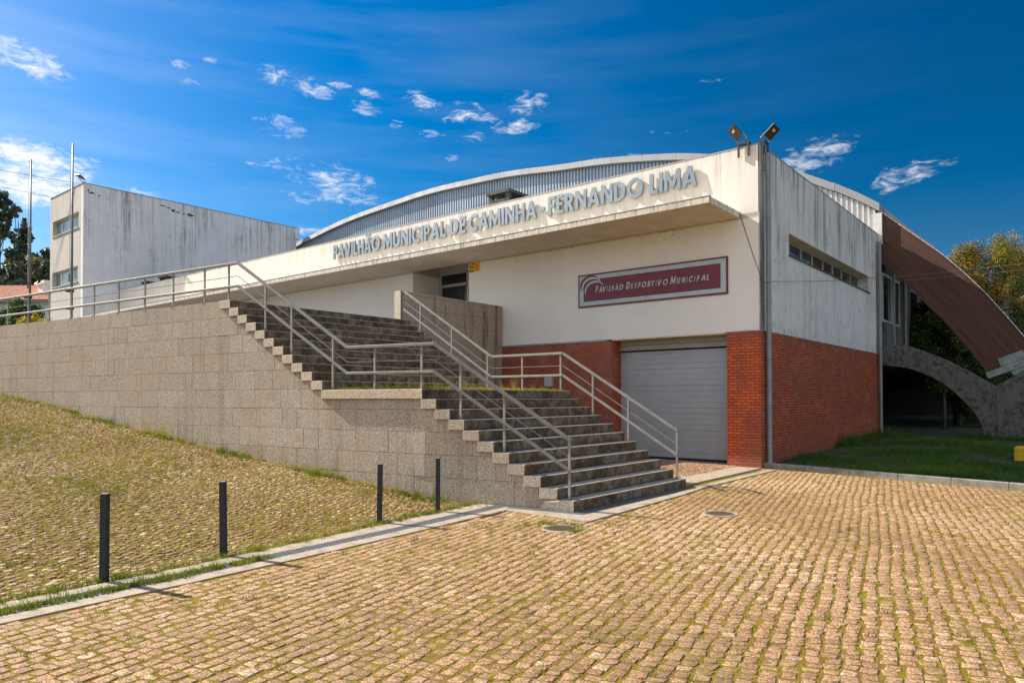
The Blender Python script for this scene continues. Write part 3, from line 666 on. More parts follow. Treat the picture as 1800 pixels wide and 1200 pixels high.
# ------------------------------------------------------------------ railings
def railing(name, label, path_top, posts, base_f, low=.51, cable=.30, endpost=True):
    t = thing(name, label, 'railing', 'stair railings')
    P = [Vector(p) for p in path_top]
    def run(dz, w, h, part):
        b = MB()
        for p, q in zip(P[:-1], P[1:]): b.beam(p+Vector((0,0,dz)), q+Vector((0,0,dz)), w, h, 0, w*.32)
        b.build(part, M['steel'], t, .006 if w > .02 else 0, segs=1)
    run(-.026, .062, .052, 'handrail'); run(-low, .058, .048, 'lower_rail'); run(-cable, .012, .012, 'cable')
    xs = np.array([p.x for p in P][::-1]); ys = np.array([p.y for p in P][::-1]); zs = np.array([p.z for p in P][::-1])
    for px in posts:
        y = float(np.interp(px, xs, ys)); z = float(np.interp(px, xs, zs)); b = MB(); zb = base_f(px)
        b.box((px-.020, y-.014, zb-.03), (px+.020, y+.014, z-.02)); b.box((px-.05, y-.05, zb), (px+.05, y+.05, zb+.008)); b.build('post', M['steel'], t)
    return t
def ry(x): return edge_y(x)+.10
left_path = [(-6.325, ry(-6.325), 1.14), (-8.80, ry(-8.8), 2.73), (-10.80, ry(-10.8), 2.74), (-13.98, ry(-13.98), 4.655), (-24.2, ry(-24.2), 4.65), (-46.5, ry(-46.5), 4.65)]
posts_l = [-6.325, -7.451, -8.267+.0, -9.063, -10.131, -11.178, -12.321, -13.10, -14.27, -15.083, -16.206, -17.304, -18.384, -19.463, -20.531, -21.625, -22.75, -23.9]+[-25.0-1.1*i for i in range(19)]
railing('stair_railing', 'long grey metal railing on the left stair edge, continuing along the wall top', left_path, posts_l, stair_z_b := (lambda x: 3.85 if x < -14.1 else stair_z(x)))
RYY = 12.80
railing('stair_railing', 'grey metal railing on the right side of the stairs, ending at the stained granite wall', [(-6.30, RYY, 1.158), (-9.02, RYY, 2.775), (-11.10, RYY, 2.78), (-14.18, RYY, 4.64)], [-6.30, -7.385, -8.243, -9.083, -10.168, -11.233, -12.429, -13.565], stair_z)

# ------------------------------------------------------------------ pavilion
pv = thing('sports_pavilion', 'low cream sports pavilion with long canopy, red brick base and a curved ribbed roof behind', 'building')
XL = -44.86; ZB = 3.455; ZT = 8.16
b = MB()     # upper fascia above the canopy
b.box((XL, XF, 6.45), (XC, XF+.3, ZT)); b.build('upper_wall', M['front'], pv)
b = MB()     # wall below the canopy, with the entrance recess
b.box((XL, XF+.002, 3.6), (-19.15, XF+.3, 6.448)); b.box((-16.38, XF+.002, ZB+.002), (XC-.002, XF+.3, 6.448)); b.box((-16.38, XF+.3, ZB), (-16.1, 19.2, 6.8))
b.box((-19.45, XF+.3, 3.8), (-19.15, 19.07, 6.8)); b.box((-19.45, 19.07, 6.47), (-16.1, 19.2, 6.8)); b.box((-19.45, XF+.3, 6.80), (-16.1, 19.2, 6.9))
b.build('lower_wall', M['frontlow'], pv)
b = MB(); z = 7.0   # stained side wall, in four pieces round the strip window
WY0, WY1, WZ0, WZ1 = 19.94, 29.02, 5.70, 6.31
b.box((XC-.5, XF+.30, ZB), (XC+.002, 30.5, WZ0)); b.box((XC-.5, XF+.30, WZ1), (XC+.002, 30.5, ZT)); b.box((XC-.5, XF+.30, WZ0), (XC+.002, WY0, WZ1)); b.box((XC-.5, WY1, WZ0), (XC+.002, 30.5, WZ1))
b.box((XC-.02, XF, ZB), (XC+.003, XF+.30, ZT-.001))
b.build('side_wall', M['side'], pv)
b = MB(); b.box((XL, XF+.35, 7.6), (XC-.3, 30.6, 7.9)); b.build('flat_roof', M['roof'], pv)
b = MB(); b.box((XL, XF-.012, ZT), (XC+.014, XF+.32, ZT+.022)); b.box((XC-.31, XF+.32, ZT), (XC+.014, 30.5, ZT+.022)); b.build('parapet_flashing', M['zinc'], pv)
# canopy
cp_ = MB(); cp_.box((-44.86, 15.836, 6.365), (-6.937, XF-.002, 6.53), mats=[1, 0, 0, 0, 0, 0]); cp = cp_.build('canopy', [M['fascia'], M['soffit']], pv, .01)
b = MB(); b.box((-44.86, 15.826, 6.53), (-6.928, 15.95, 6.545)); b.build('canopy_flashing', M['zinc'], cp)
# brick base with garage opening
b = MB()
b.box((-16.0, XF-.025, -.1), (-10.753, XF+.25, ZB-.04)); b.build('brick_wall', M['brickpale'], pv)
b = MB(); b.box((-10.95, XF+.25, -.1), (-10.751, 18.3, ZB-.04), mats=[0]*6); b.build('brick_jamb', M['bricky'], pv)
b = MB(); b.box((-7.29, XF-.025, -.1), (XC+.025, 18.3, ZB-.006), mats=[0,0,0,1,0,1]); b.build('brick_pillar', [M['brick'], M['bricky']], pv)
b = MB(); b.box((XC-.27, 18.3, -.1), (XC+.025, 30.5, ZB-.006)); b.build('side_brick_wall', M['bricky'], pv)
b = MB(); b.box((-16.0, XF-.04, ZB-.04), (-10.9, XF+.05, ZB+.01)); b.box((-7.33, XF-.04, ZB-.006), (XC+.04, XF+.05, ZB+.012)); b.box((XC-.02, XF+.05, ZB-.006), (XC+.04, 30.5, ZB+.012)); b.build('brick_flashing', M['zinc'], pv)
b = MB(); b.box((-10.753, XF+.30, 3.43), (-7.29, 18.3, 3.6)); b.box((-10.753, XF+.001, ZB-.03), (-7.29, XF+.30, ZB+.001)); b.build('lintel', M['soffit'], pv)
gd = MB(); z = .10; k = 0
while z < 3.09:
    h = .155; z1 = min(z+h, 3.09); gap = .0005 if k % 4 else .0035
    gd.box((-10.745, 18.202, z+gap), (-7.295, 18.26, z1-gap)); z = z1; k += 1
g = gd.build('garage_door', M['door'], pv, .002, segs=1)
b = MB(); b.box((-10.745, 18.232, .04), (-7.295, 18.28, 3.12)); b.build('door_backing', M['door'], g)
b = MB(); b.box((-10.745, 18.19, .035), (-7.295, 18.24, .10)); b.build('rubber_seal', M['black'], g)
b = MB(); b.box((-9.6, 18.19, 2.98), (-9.1, 18.2, 3.04)); b.build('name_plate', M['doorhead'], g)
b = MB(); b.box((-10.745, 18.15, 3.14), (-7.295, 18.26, 3.28)); b.box((-10.745, 18.15, 3.285), (-7.295, 18.26, 3.425)); b.build('door_header', M['doorhead'], pv, .008)
b = MB(); b.box((-10.745, 18.21, 3.09), (-7.295, 18.3, 3.14)); b.build('header_gap', M['black'], pv)
b = MB(); b.box((-10.75, 17.75, -.1), (-7.3, 18.3, .036)); b.build('threshold', M['kerb'], pv)
# entrance door in the recess
dr_ = MB()
for (xa, xb, za, zb) in ((-19.12, -19.04, 3.85, 6.46), (-17.74, -17.66, 3.85, 6.46), (-16.44, -16.38, 3.85, 6.46), (-19.04, -16.44, 6.39, 6.46), (-19.04, -16.44, 5.93, 6.03), (-19.04, -16.44, 3.85, 4.0)):
    dr_.box((xa, 19.05, za), (xb, 19.11, zb))
d_ = dr_.build('entrance_door', M['frame'], pv, .005)
b = MB(); b.box((-19.04, 19.075, 4.0), (-16.44, 19.085, 5.93)); b.box((-19.04, 19.075, 6.03), (-16.44, 19.085, 6.39)); b.build('pane', M['glass'], d_)
b = MB(); b.tube([(-18.95, 19.0, 5.0), (-18.95, 19.0, 5.9)], .014); b.build('handle', M['alu'], d_)
# strip window on the side wall
w_ = MB(); n = 8; XW = XC-.40
w_.box((XW-.03, WY0, WZ0), (XW+.03, WY1, WZ0+.045)); w_.box((XW-.03, WY0, WZ1-.045), (XW+.03, WY1, WZ1))
for i in range(n+1):
    y = WY0+(WY1-WY0)*i/n; w_.box((XW-.028, max(y-.03, WY0), WZ0+.045), (XW+.032, min(y+.03, WY1), WZ1-.045))
wi = w_.build('strip_window', M['frame'], pv)
for i in range(n):
    y = WY0+(WY1-WY0)*i/n; b = MB(); b.quad([(XW, y+.03, WZ0+.045), (XW, y+(WY1-WY0)/n-.03, WZ0+.045), (XW+rng.uniform(-.01,.01), y+(WY1-WY0)/n-.03, WZ1-.045), (XW+rng.uniform(-.01,.01), y+.03, WZ1-.045)]); b.build('pane', M['glass'], wi)
b = MB(); b.box((XC-.36, WY0-.05, WZ0-.03), (XC+.05, WY1+.05, WZ0-.001)); b.build('sill', M['oldconcrete'], wi)
b = MB(); b.box((XC-.36, WY0, WZ1-.012), (XC+.0, WY1, WZ1-.001)); b.build('reveal', M['soffit'], wi)
# roof vents behind the parapet
for (x0, x1, y0, y1, zt) in ((-16.02, -15.1, 18.3, 19.3, 8.80), (-40.9, -40.1, 18.4, 19.3, 8.66), (-43.1, -42.4, 18.4, 19.2, 8.60)):
    b = MB(); b.box((x0, y0, 7.8), (x1, y1, zt-.28)); b.box((x0-.06, y0-.06, zt-.09), (x1+.06, y1+.06, zt))
    for (cx, cy) in ((x0, y0), (x1-.15, y0), (x0, y1-.15), (x1-.15, y1-.15)): b.box((cx, cy, zt-.281), (cx+.15, cy+.15, zt-.089))
    b.build('chimney', M['oldconcrete'], pv)
# drainpipes
for (y, zt, x) in ((17.97, 7.97, XC+.13), (30.19, 7.80, XC+.13)):
    b = MB(); r = .062; b.tube([(x, y, .0), (x, y, zt)], r, 14)
    for zz in (1.9, 4.2, 6.3): b.tube([(x, y, zz), (x, y, zz+.06)], r+.008, 14)
    b.box((XC, y-.03, zt-.42), (x, y+.03, zt-.26)); b.build('drainpipe', M['pipe'], pv)
b = MB(); b.box((XC+.004, 30.28, ZB+.05), (XC+.03, 30.34, 7.9)); b.build('corner_strip', M['zinc'], pv)

# curved gable, coping, shell roof
CUR = np.array([(-56, 9.5), (-50, 11.3), (-45.32, 13.37), (-44.13, 13.5), (-41.53, 13.92), (-37.95, 14.3), (-35.37, 14.44), (-31.13, 14.64), (-28.44, 14.57), (-24.79, 14.42), (-21.53, 14.05), (-19.33, 13.88), (-16.88, 13.53), (-13.75, 12.94), (-9.68, 11.37), (-8.04, 10.49), (-7.09, 9.89), (-6.33, 9.34)])
def spline(P, n):
    x = P[:,0]; y = P[:,1]; m = np.gradient(y, x); t = np.linspace(x[0], x[-1], n); out = []
    for v in t:
        i = min(max(np.searchsorted(x, v)-1, 0), len(x)-2); h = x[i+1]-x[i]; s = (v-x[i])/h
        out.append((v, (2*s**3-3*s*s+1)*y[i]+(s**3-2*s*s+s)*h*m[i]+(-2*s**3+3*s*s)*y[i+1]+(s**3-s*s)*h*m[i+1]))
    return np.array(out)
SP = spline(CUR, 220); SP[:,1] = np.convolve(np.pad(SP[:,1], 6, 'edge')+0, np.ones(13)/13, 'valid')*1.0; SP[0,1] = CUR[0,1]; SP[-8:,1] = np.interp(SP[-8:,0], CUR[:,0], CUR[:,1])
def gz(x): return float(np.interp(x, SP[:,0], SP[:,1]))
b = MB(); GY = 30.62; x = -57.5; ribs = .20
while x < -6.6:       # ribbed metal gable: trapezoid profile
    pr = [(0, .0), (.085, .0), (.11, .075), (.175, .075), (.20, .0)]
    for (a, da), (c, dc) in zip(pr[:-1], pr[1:]):
        xa, xb = x+a, x+c; b.quad([(xa, GY-da, 7.0), (xb, GY-dc, 7.0), (xb, GY-dc, gz(xb)-.33), (xa, GY-da, gz(xa)-.33)], 0 if (xa+xb)/2 < -11 else 1)
    x += ribs
b.build('gable_cladding', [M['cladding'], M['claddingwhite']], pv)
b = MB(); b.box((-6.60, GY-.12, 7.75), (-6.28, GY+.05, 9.0)); b.build('gable_end_post', M['claddingwhite'], pv)
b = MB()
for i in range(0, len(SP)-1):
    (xa, za), (xb, zb) = SP[i], SP[i+1]; 
    T = .31
    b.hexa([(xa,GY-.30,za-T),(xb,GY-.30,zb-T),(xb,GY+.3,zb-T),(xa,GY+.3,za-T),(xa,GY-.26,za),(xb,GY-.26,zb),(xb,GY+.3,zb+.02),(xa,GY+.3,za+.02)])
cop = b.build('roof_coping', M['coping'], pv)
x = -57
while x < -6.6:
    b = MB(); z = gz(x); z2 = gz(x+.03); b.hexa([(x,GY-.306,z-.312),(x+.03,GY-.306,z2-.312),(x+.03,GY-.29,z2-.312),(x,GY-.29,z-.312),(x,GY-.268,z+.006),(x+.03,GY-.268,z2+.006),(x+.03,GY+.3,z2+.03),(x,GY+.3,z+.03)]); b.build('coping_seam', M['zinc'], cop); x += 1.75
b = MB(); pts = [p for p in SP]+[np.array((-5.4, 8.35)), np.array((-4.6, 7.55))]
for (xa, za), (xb, zb) in zip(pts[:-1], pts[1:]):
    b.hexa([(xa,GY+.35,za-.28),(xb,GY+.35,zb-.28),(xb,64,zb-.28),(xa,64,za-.28),(xa,GY+.35,za-.03),(xb,GY+.35,zb-.03),(xb,64,zb-.03),(xa,64,za-.03)])
b.build('curved_roof', M['roof'], pv, smooth=False)

# laminated timber arch
TOP = np.array([(-6.9,9.5),(-6.38,9.09),(-5.24,8.03),(-4.26,7.11),(-3.59,6.36),(-2.96,5.58),(-2.26,4.57),(-1.84,3.935),(-1.42,3.22)])
BOT = np.array([(-7.1,7.6),(-6.33,7.02),(-5.75,6.48),(-5.257,5.85),(-4.69,5.14),(-4.29,4.70),(-3.63,3.76),(-3.18,3.10),(-2.86,2.60)])
def resample(P, n):
    d = np.r_[0, np.cumsum(np.hypot(*np.diff(P, axis=0).T))]; t = np.linspace(0, d[-1], n); return np.stack([np.interp(t, d, P[:,0]), np.interp(t, d, P[:,1])], 1), t
T_, tt = resample(TOP, 40); B_, _ = resample(BOT, 40)
def arch(y0, y1):
    me = bpy.data.meshes.new('timber_arch'); n = 40; V = []; F = []
    for y in (y0, y1):
        for i in range(n): V += [(T_[i,0], y, T_[i,1]), (B_[i,0], y, B_[i,1])]
    for s in range(2):
        o = s*2*n
        for i in range(n-1): F.append((o+2*i, o+2*i+1, o+2*i+3, o+2*i+2) if s == 0 else (o+2*i, o+2*i+2, o+2*i+3, o+2*i+1))
    for i in range(n-1): F.append((2*i, 2*i+2, 2*n+2*i+2, 2*n+2*i)); F.append((2*i+1, 2*n+2*i+1, 2*n+2*i+3, 2*i+3))
    F.append((2*n-2, 2*n-1, 4*n-1, 4*n-2)); F.append((0, 2*n, 2*n+1, 1))
    me.from_pydata(V, [], F); me.materials.append(M['timber']); uv = me.uv_layers.new(name='UVMap')
    for lp in me.loops:
        vi = lp.vertex_index; k = (vi % (2*n))//2; uv.data[lp.index].uv = (tt[k], 1.0-(vi % 2))
    o = bpy.data.objects.new('timber_arch', me); COL.objects.link(o); o.parent = pv; return o
ar = arch(GY+.02, GY+.42)
b = MB()
for i in range(39): b.beam((T_[i,0], GY+.22, T_[i,1]+.008), (T_[i+1,0], GY+.22, T_[i+1,1]+.008), .44, .022, 0, .01)
b.build('arch_flashing', M['claddingwhite'], ar)
ar2 = MB()     # steel shoe: angle, bolted plate, hinge
dirv = Vector((.93, 0, .37)).normalized(); nv_ = Vector((-dirv.z, 0, dirv.x)); YS = GY-.02
def shoe_pt(s, h, y): p = Vector((-2.87, 0, 2.58))+dirv*s+nv_*h; return (p.x, y, p.z)
def shoe_box(bb, s0, s1, h0, h1, y0, y1, mi=0):
    bb.hexa([shoe_pt(s0,h0,y0),shoe_pt(s1,h0,y0),shoe_pt(s1,h0,y1),shoe_pt(s0,h0,y1),shoe_pt(s0,h1,y0),shoe_pt(s1,h1,y0),shoe_pt(s1,h1,y1),shoe_pt(s0,h1,y1)], mi)
shoe_box(ar2, -.06, 1.75, -.13, .10, YS-.04, YS+.50); shoe_box(ar2, .45, 1.25, .10, .42, YS-.02, YS+.03)
sh = ar2.build('steel_shoe', M['shoe'], ar, .01)
b = MB(); c = shoe_pt(.95, -.13, 0); b.tube([(c[0], YS-.01, c[2]), (c[0], YS+.12, c[2])], .30, 24); b.tube([(c[0]+.05, YS-.05, c[2]-.12), (c[0]+.05, YS+.1, c[2]-.12)], .05, 12); b.build('hinge', M['shoe'], sh)
b = MB()
for i in range(5):
    for (s, h, y) in ((.52+i*.155, .15, YS-.02), (.50+i*.155, .36, YS-.02), (.62+i*.15, .0, YS-.04)):
        p = shoe_pt(s, h, y); b.tube([(p[0], y-.03, p[2]), (p[0], y+.01, p[2])], .024, 8)
b.build('bolt', M['bolt'], sh)
# concrete buttress carrying the arch
BP = [(-6.35,3.79),(-5.57,3.775),(-5.3,3.70),(-4.99,3.56),(-4.25,3.20),(-3.53,2.77),(-2.64,2.16),(-1.84,2.72),(-1.0,3.28),(.4,3.3),(.4,-.3),(-2.85,-.3),(-3.0,.35),(-3.08,.72),(-3.2,1.02),(-3.36,1.30),(-3.54,1.53),(-3.88,1.92),(-4.26,2.27),(-4.62,2.52),(-5.0,2.72),(-5.38,2.87),(-5.77,2.955),(-6.35,3.03)]
b = MB(); b.prism_y(BP, GY-.12, GY+.55); b.build('concrete_buttress', M['oldconcrete'], pv, .015)
b = MB(); b.box((-2.665, GY-.135, -.3), (-2.60, GY-.12, 2.12)); b.box((-2.60, GY-.17, -.3), (.40, GY-.121, 2.13)); b.build('buttress_pier', M['oldconcrete'], pv)
# hall side behind the buttress: glazed wall, posts, dark underside of the raised hall
b = MB(); b.box((-6.5, 31.3, 3.6), (-6.30, 60, 4.78)); b.build('spandrel_wall', M['spandrel'], pv)
for (ya, yb) in ((30.9, 32.55), (32.75, 34.15), (36.2, 38.4)):
    f = MB(); f.box((-6.42, ya, 4.78), (-6.34, yb, 4.86)); f.box((-6.42, ya, 6.62), (-6.34, yb, 6.72)); f.box((-6.42, ya, 4.86), (-6.34, ya+.06, 6.62)); f.box((-6.42, yb-.06, 4.86), (-6.34, yb, 6.62))
    f = f.build('hall_window', M['frame'], pv); b = MB(); b.box((-6.40, ya+.06, 4.86), (-6.38, yb-.06, 6.62)); b.build('pane', M['glass'], f)
b = MB(); b.box((-6.5, 32.55, 3.6), (-6.26, 32.75, 7.2)); b.build('hall_post', M['zinc'], pv)
b = MB(); b.box((-6.6, 34.2, 3.6), (-6.24, 35.9, 7.2)); b.build('hall_pilaster', M['spandrel'], pv)
b = MB(); b.tube([(-6.18, 34.3, 3.6), (-6.18, 34.3, 7.2)], .06, 10); b.build('drainpipe', M['pipe'], pv)
b = MB(); b.box((-6.52, 31.3, 6.72), (-6.32, 60, 8.6)); b.box((-6.52, 35.9, 4.78), (-6.5, 60, 6.72)); b.build('hall_wall', M['spandrel'], pv)
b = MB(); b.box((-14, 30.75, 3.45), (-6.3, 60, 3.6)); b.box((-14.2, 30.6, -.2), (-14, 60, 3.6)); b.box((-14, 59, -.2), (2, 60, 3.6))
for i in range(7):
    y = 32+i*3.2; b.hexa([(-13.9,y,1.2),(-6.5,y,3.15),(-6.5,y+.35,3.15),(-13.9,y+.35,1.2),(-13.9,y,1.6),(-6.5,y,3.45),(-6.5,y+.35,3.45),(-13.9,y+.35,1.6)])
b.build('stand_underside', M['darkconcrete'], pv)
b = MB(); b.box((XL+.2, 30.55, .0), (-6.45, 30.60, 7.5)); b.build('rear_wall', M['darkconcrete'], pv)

# ------------------------------------------------------------------ lettering
def arc(cx, cy, rx, ry, a0, a1, n=12): return [(cx+rx*math.cos(R_(a0+(a1-a0)*i/n)), cy+ry*math.sin(R_(a0+(a1-a0)*i/n))) for i in range(n+1)]
def stroke(path, w):
    P = [Vector((*p, 0)) for p in path]; Lf, Rt = [], []
    for i, p in enumerate(P):
        d = (P[min(i+1, len(P)-1)]-P[max(i-1, 0)]).normalized(); q = Vector((-d.y, d.x, 0))*w/2; Lf.append((p+q)[:2]); Rt.append((p-q)[:2])
    return Lf+Rt[::-1]
S_ = .215
GL = {
 'I': [[(0,0),(S_,0),(S_,1),(0,1)]], '-': [[(0,.34),(.3,.34),(.3,.52),(0,.52)]],
 'L': [[(0,0),(.50,0),(.50,.18),(S_,.18),(S_,1),(0,1)]],
 'H': [[(0,0),(S_,0),(S_,.42),(.52,.42),(.52,0),(.72,0),(.72,1),(.52,1),(.52,.60),(S_,.60),(S_,1),(0,1)]],
 'E': [[(0,0),(.52,0),(.52,.17),(S_,.17),(S_,.42),(.46,.42),(.46,.59),(S_,.59),(S_,.83),(.50,.83),(.50,1),(0,1)]],
 'F': [[(0,0),(S_,0),(S_,.40),(.46,.40),(.46,.58),(S_,.58),(S_,.82),(.50,.82),(.50,1),(0,1)]],
 'T': [[(.21,0),(.41,0),(.41,.82),(.62,.82),(.62,1),(0,1),(0,.82),(.21,.82)]],
 'A': [[(0,0),(.21,0),(.275,.20),(.545,.20),(.61,0),(.82,0),(.52,1),(.30,1)], [(.33,.37),(.41,.66),(.49,.37)]],
 'V': [[(.29,0),(.51,0),(.80,1),(.58,1),(.40,.32),(.22,1),(0,1)]],
 'M': [[(0,0),(.19,0),(.20,.60),(.42,.10),(.54,.10),(.76,.60),(.77,0),(.96,0),(.92,1),(.74,1),(.48,.42),(.22,1),(.04,1)]],
 'N': [[(0,0),(.19,0),(.19,.64),(.55,0),(.76,0),(.76,1),(.57,1),(.57,.36),(.21,1),(0,1)]],
 'O': [arc(.5,.5,.5,.515,0,350,35), arc(.5,.5,.29,.32,350,0,35)],
 'D': [[(0,0)]+arc(.24,.5,.50,.5,-90,90)+[(0,1)], [(S_,.82)]+arc(.24,.5,.29,.32,90,-90)+[(S_,.18)]],
 'P': [[(0,0),(S_,0),(S_,.36)]+arc(.26,.68,.32,.32,-90,90)+[(0,1)], [(S_,.83)]+arc(.25,.68,.14,.15,90,-90)+[(S_,.53)]],
 'R': [[(0,0),(S_,0),(S_,.38),(.22,.38),(.42,0),(.66,0),(.42,.42)]+arc(.28,.70,.31,.30,-45,90)+[(0,1)], [(S_,.83)]+arc(.26,.70,.13,.13,90,-90)+[(S_,.57)]],
 'C': [arc(.5,.5,.5,.515,52,308,22)+arc(.5,.5,.29,.32,312,48,22)],
 'U': [[(0,1)]+arc(.36,.36,.36,.38,180,360)+[(.72,1),(.52,1)]+arc(.36,.36,.16,.19,360,180)+[(S_,1)]],
 'S': [stroke(arc(.26,.735,.18,.175,35,240,12)+arc(.25,.265,.19,.18,65,-145,12), .175)],
}
GL['\u00c3'] = [GL['A'][0], GL['A'][1], stroke([(.16,1.13),(.24,1.20),(.33,1.20),(.48,1.12),(.57,1.12),(.66,1.20)], .085)]
def glyph(s, depth=0.0, shear=0.0):
    cu = bpy.data.curves.new('tmp', 'CURVE'); cu.dimensions = '2D'; cu.fill_mode = 'BOTH'; cu.extrude = depth
    for con in GL[s]:
        sp = cu.splines.new('POLY'); sp.points.add(len(con)-1); sp.use_cyclic_u = True
        for q, (x, y) in zip(sp.points, con): q.co = (x+y*shear, y, 0, 1)
    o = bpy.data.objects.new('tmp', cu); COL.objects.link(o); bpy.context.view_layer.update()
    me = bpy.data.meshes.new_from_object(o.evaluated_get(bpy.context.evaluated_depsgraph_get()))
    bpy.data.objects.remove(o); bpy.data.curves.remove(cu); return me
GC = {}
def place_glyph(ch, x0, x1, zb, cap, y, mat, parent, depth, name='letter', shear=0.0):
    """glyph scaled so that it fills x0..x1 and its capital height is cap, standing in a plane facing -Y"""
    key = (ch, depth, shear)
    if key not in GC: GC[key] = glyph(ch, depth, shear)
    me = GC[key].copy(); n = len(me.vertices); co = np.zeros(n*3, np.float32); me.vertices.foreach_get('co', co); co = co.reshape(-1, 3)
    lo, hi = co[:,0].min(), co[:,0].max(); sx = (x1-x0)/(hi-lo)
    new = np.stack([x0+(co[:,0]-lo)*sx, y-co[:,2], zb+co[:,1]*cap], 1)
    me.vertices.foreach_set('co', new.astype(np.float32).ravel()); me.materials.clear(); me.materials.append(mat); me.update(); me.name = name
    bm = bmesh.new(); bm.from_mesh(me); bmesh.ops.remove_doubles(bm, verts=bm.verts, dist=1e-5); bmesh.ops.recalc_face_normals(bm, faces=bm.faces); bm.to_mesh(me); bm.free()
    o = bpy.data.objects.new(name, me); COL.objects.link(o); o.parent = parent; return o
RELW = dict(P=.58, A=.82, V=.80, I=.20, L=.50, H=.72, O=1.0, M=.96, U=.72, N=.76, C=.80, D=.74, E=.52, F=.50, R=.66, S=.52, T=.62); RELW['Ã'] = .82; RELW['-'] = .30
def set_word(word, xa, xb, gap=.085, **kw):
    ws = [RELW[c] for c in word]; tot = sum(ws)+gap*(len(word)-1); k = (xb-xa)/tot; x = xa
    for c, w in zip(word, ws):
        yield c, x, x+w*k; x += (w+gap)*k
LET = MB; lt = bpy.data.objects.new('facade_lettering', None); COL.objects.link(lt); lt.parent = pv
for word, xa, xb in (('PAVILHÃO', -23.79, -20.90), ('MUNICIPAL', -20.70, -17.39), ('DE', -17.19, -16.44), ('CAMINHA', -16.30, -13.42), ('-', -13.28, -13.10), ('FERNANDO', -12.95, -9.66), ('LIMA', -9.46, -8.06)):
    for c, x0, x1 in set_word(word, xa, xb):
        place_glyph(c, x0, x1, 7.40, .565, XF-.065, M['alu'], lt, .028)

# maroon sign board
sg = thing('sign_board', 'wide maroon enamel sign with grey border and white italic lettering on the white wall', 'sign', loc=(0,0,0))
def par(b, x0, x1, z0, z1, y0, y1, mi=0): b.box((x0, y0, z0), (x1, y1, z1), mi)
b = MB(); par(b, -11.88, -7.245, 4.45, 5.43, XF-.032, XF); b.build('board', M['maroon'], sg)
b = MB()
for (x0, x1, z0, z1) in ((-11.83, -7.295, 4.50, 4.615), (-11.83, -7.295, 5.265, 5.38), (-11.83, -11.69, 4.615, 5.265), (-7.435, -7.295, 4.615, 5.265)): par(b, x0, x1, z0, z1, XF-.036, XF-.0325)
b.build('border', M['signgrey'], sg)
def swoosh(b, cx, cz, r, w, a0, a1, sq, y, mi, n=22):
    for i in range(n):
        t0, t1 = i/n, (i+1)/n; q = []
        for t in (t0, t1):
            a = R_(a0+(a1-a0)*t); ww = w*math.sin(math.pi*min(max(t, .0), 1.0))**.7; q.append(((cx+math.cos(a)*(r+ww/2)*sq, cz+math.sin(a)*(r+ww/2)), (cx+math.cos(a)*(r-ww/2)*sq, cz+math.sin(a)*(r-ww/2))))
        (o0, i0), (o1, i1) = q; b.quad([(o0[0], y, o0[1]), (i0[0], y, i0[1]), (i1[0], y, i1[1]), (o1[0], y, o1[1])], mi)
b = MB(); swoosh(b, -11.42, 5.06, .300, .07, 48, 202, 1.22, XF-.040, 1); swoosh(b, -11.38, 5.015, .285, .07, 32, 200, 1.24, XF-.042, 0); swoosh(b, -11.34, 4.965, .265, .075, 35, 205, 1.22, XF-.044, 1); swoosh(b, -11.28, 4.915, .270, .062, 28, 205, 1.26, XF-.046, 0)
b.build('emblem', [M['signgrey'], M['maroon']], sg)
tx = bpy.data.objects.new('lettering', None); COL.objects.link(tx); tx.parent = sg
def sign_word(word, xa, xb, big, small):
    ws = [RELW[c]*(1.22 if i == 0 else 1) for i, c in enumerate(word)]; gap = .30; tot = sum(ws)+gap*(len(word)-1); k = (xb-xa)/tot; x = xa
    for i, (c, w) in enumerate(zip(word, ws)):
        place_glyph(c, x, x+w*k*1.1, 4.86, big if i == 0 else small, XF-.037, M['signgrey'], tx, .002, 'letter', .24); x += (w+gap)*k
sign_word('PAVILHÃO', -11.27, -10.35, .205, .155); sign_word('DESPORTIVO', -10.25, -8.95, .205, .155); sign_word('MUNICIPAL', -8.87, -7.76, .205, .155)
b = MB(); par(b, -9.63, -9.622, 4.47, 5.41, XF-.0375, XF-.036); b.build('panel_seam', M['maroon'], sg)

# small warning signs under the canopy
ws_ = thing('warning_sign', 'small yellow and black camera warning plate at the recess corner under the canopy', 'sign')
b = MB(); b.box((-16.36, XF-.012, 6.03), (-16.10, XF, 6.345)); b.build('plate', M['yellow'], ws_)
b = MB(); Y0 = XF-.0125
b.quad([(-16.345,Y0,6.27),(-16.115,Y0,6.27),(-16.115,Y0,6.335),(-16.345,Y0,6.335)],0); b.quad([(-16.345,Y0,6.045),(-16.115,Y0,6.045),(-16.115,Y0,6.085),(-16.345,Y0,6.085)],0)
b.quad([(-16.31,Y0,6.19),(-16.24,Y0,6.17),(-16.22,Y0,6.23),(-16.30,Y0,6.25)],0); b.quad([(-16.29,Y0,6.09),(-16.26,Y0,6.09),(-16.26,Y0,6.17),(-16.29,Y0,6.17)],0); b.quad([(-16.21,Y0,6.15),(-16.12,Y0,6.17),(-16.125,Y0,6.22),(-16.20,Y0,6.21)],0)
b.quad([(-16.33,Y0-.001,6.285),(-16.19,Y0-.001,6.285),(-16.19,Y0-.001,6.32),(-16.33,Y0-.001,6.32)],1)
b.build('pictogram', [M['signblack'], M['signwhite']], ws_)
ws2 = thing('warning_sign', 'small plain orange warning plate with a triangle, right of the camera plate', 'sign')
b = MB(); b.box((-16.095, XF-.012, 6.04), (-15.87, XF, 6.36)); b.build('plate', M['yellow'], ws2)
b = MB()
tri = [(-16.06,6.185),(-15.905,6.185),(-15.983,6.32)]
for i in range(3):
    (xa, za), (xb, zb) = tri[i], tri[(i+1)%3]; b.beam((xa, XF-.0125, za), (xb, XF-.0125, zb), .002, .010)
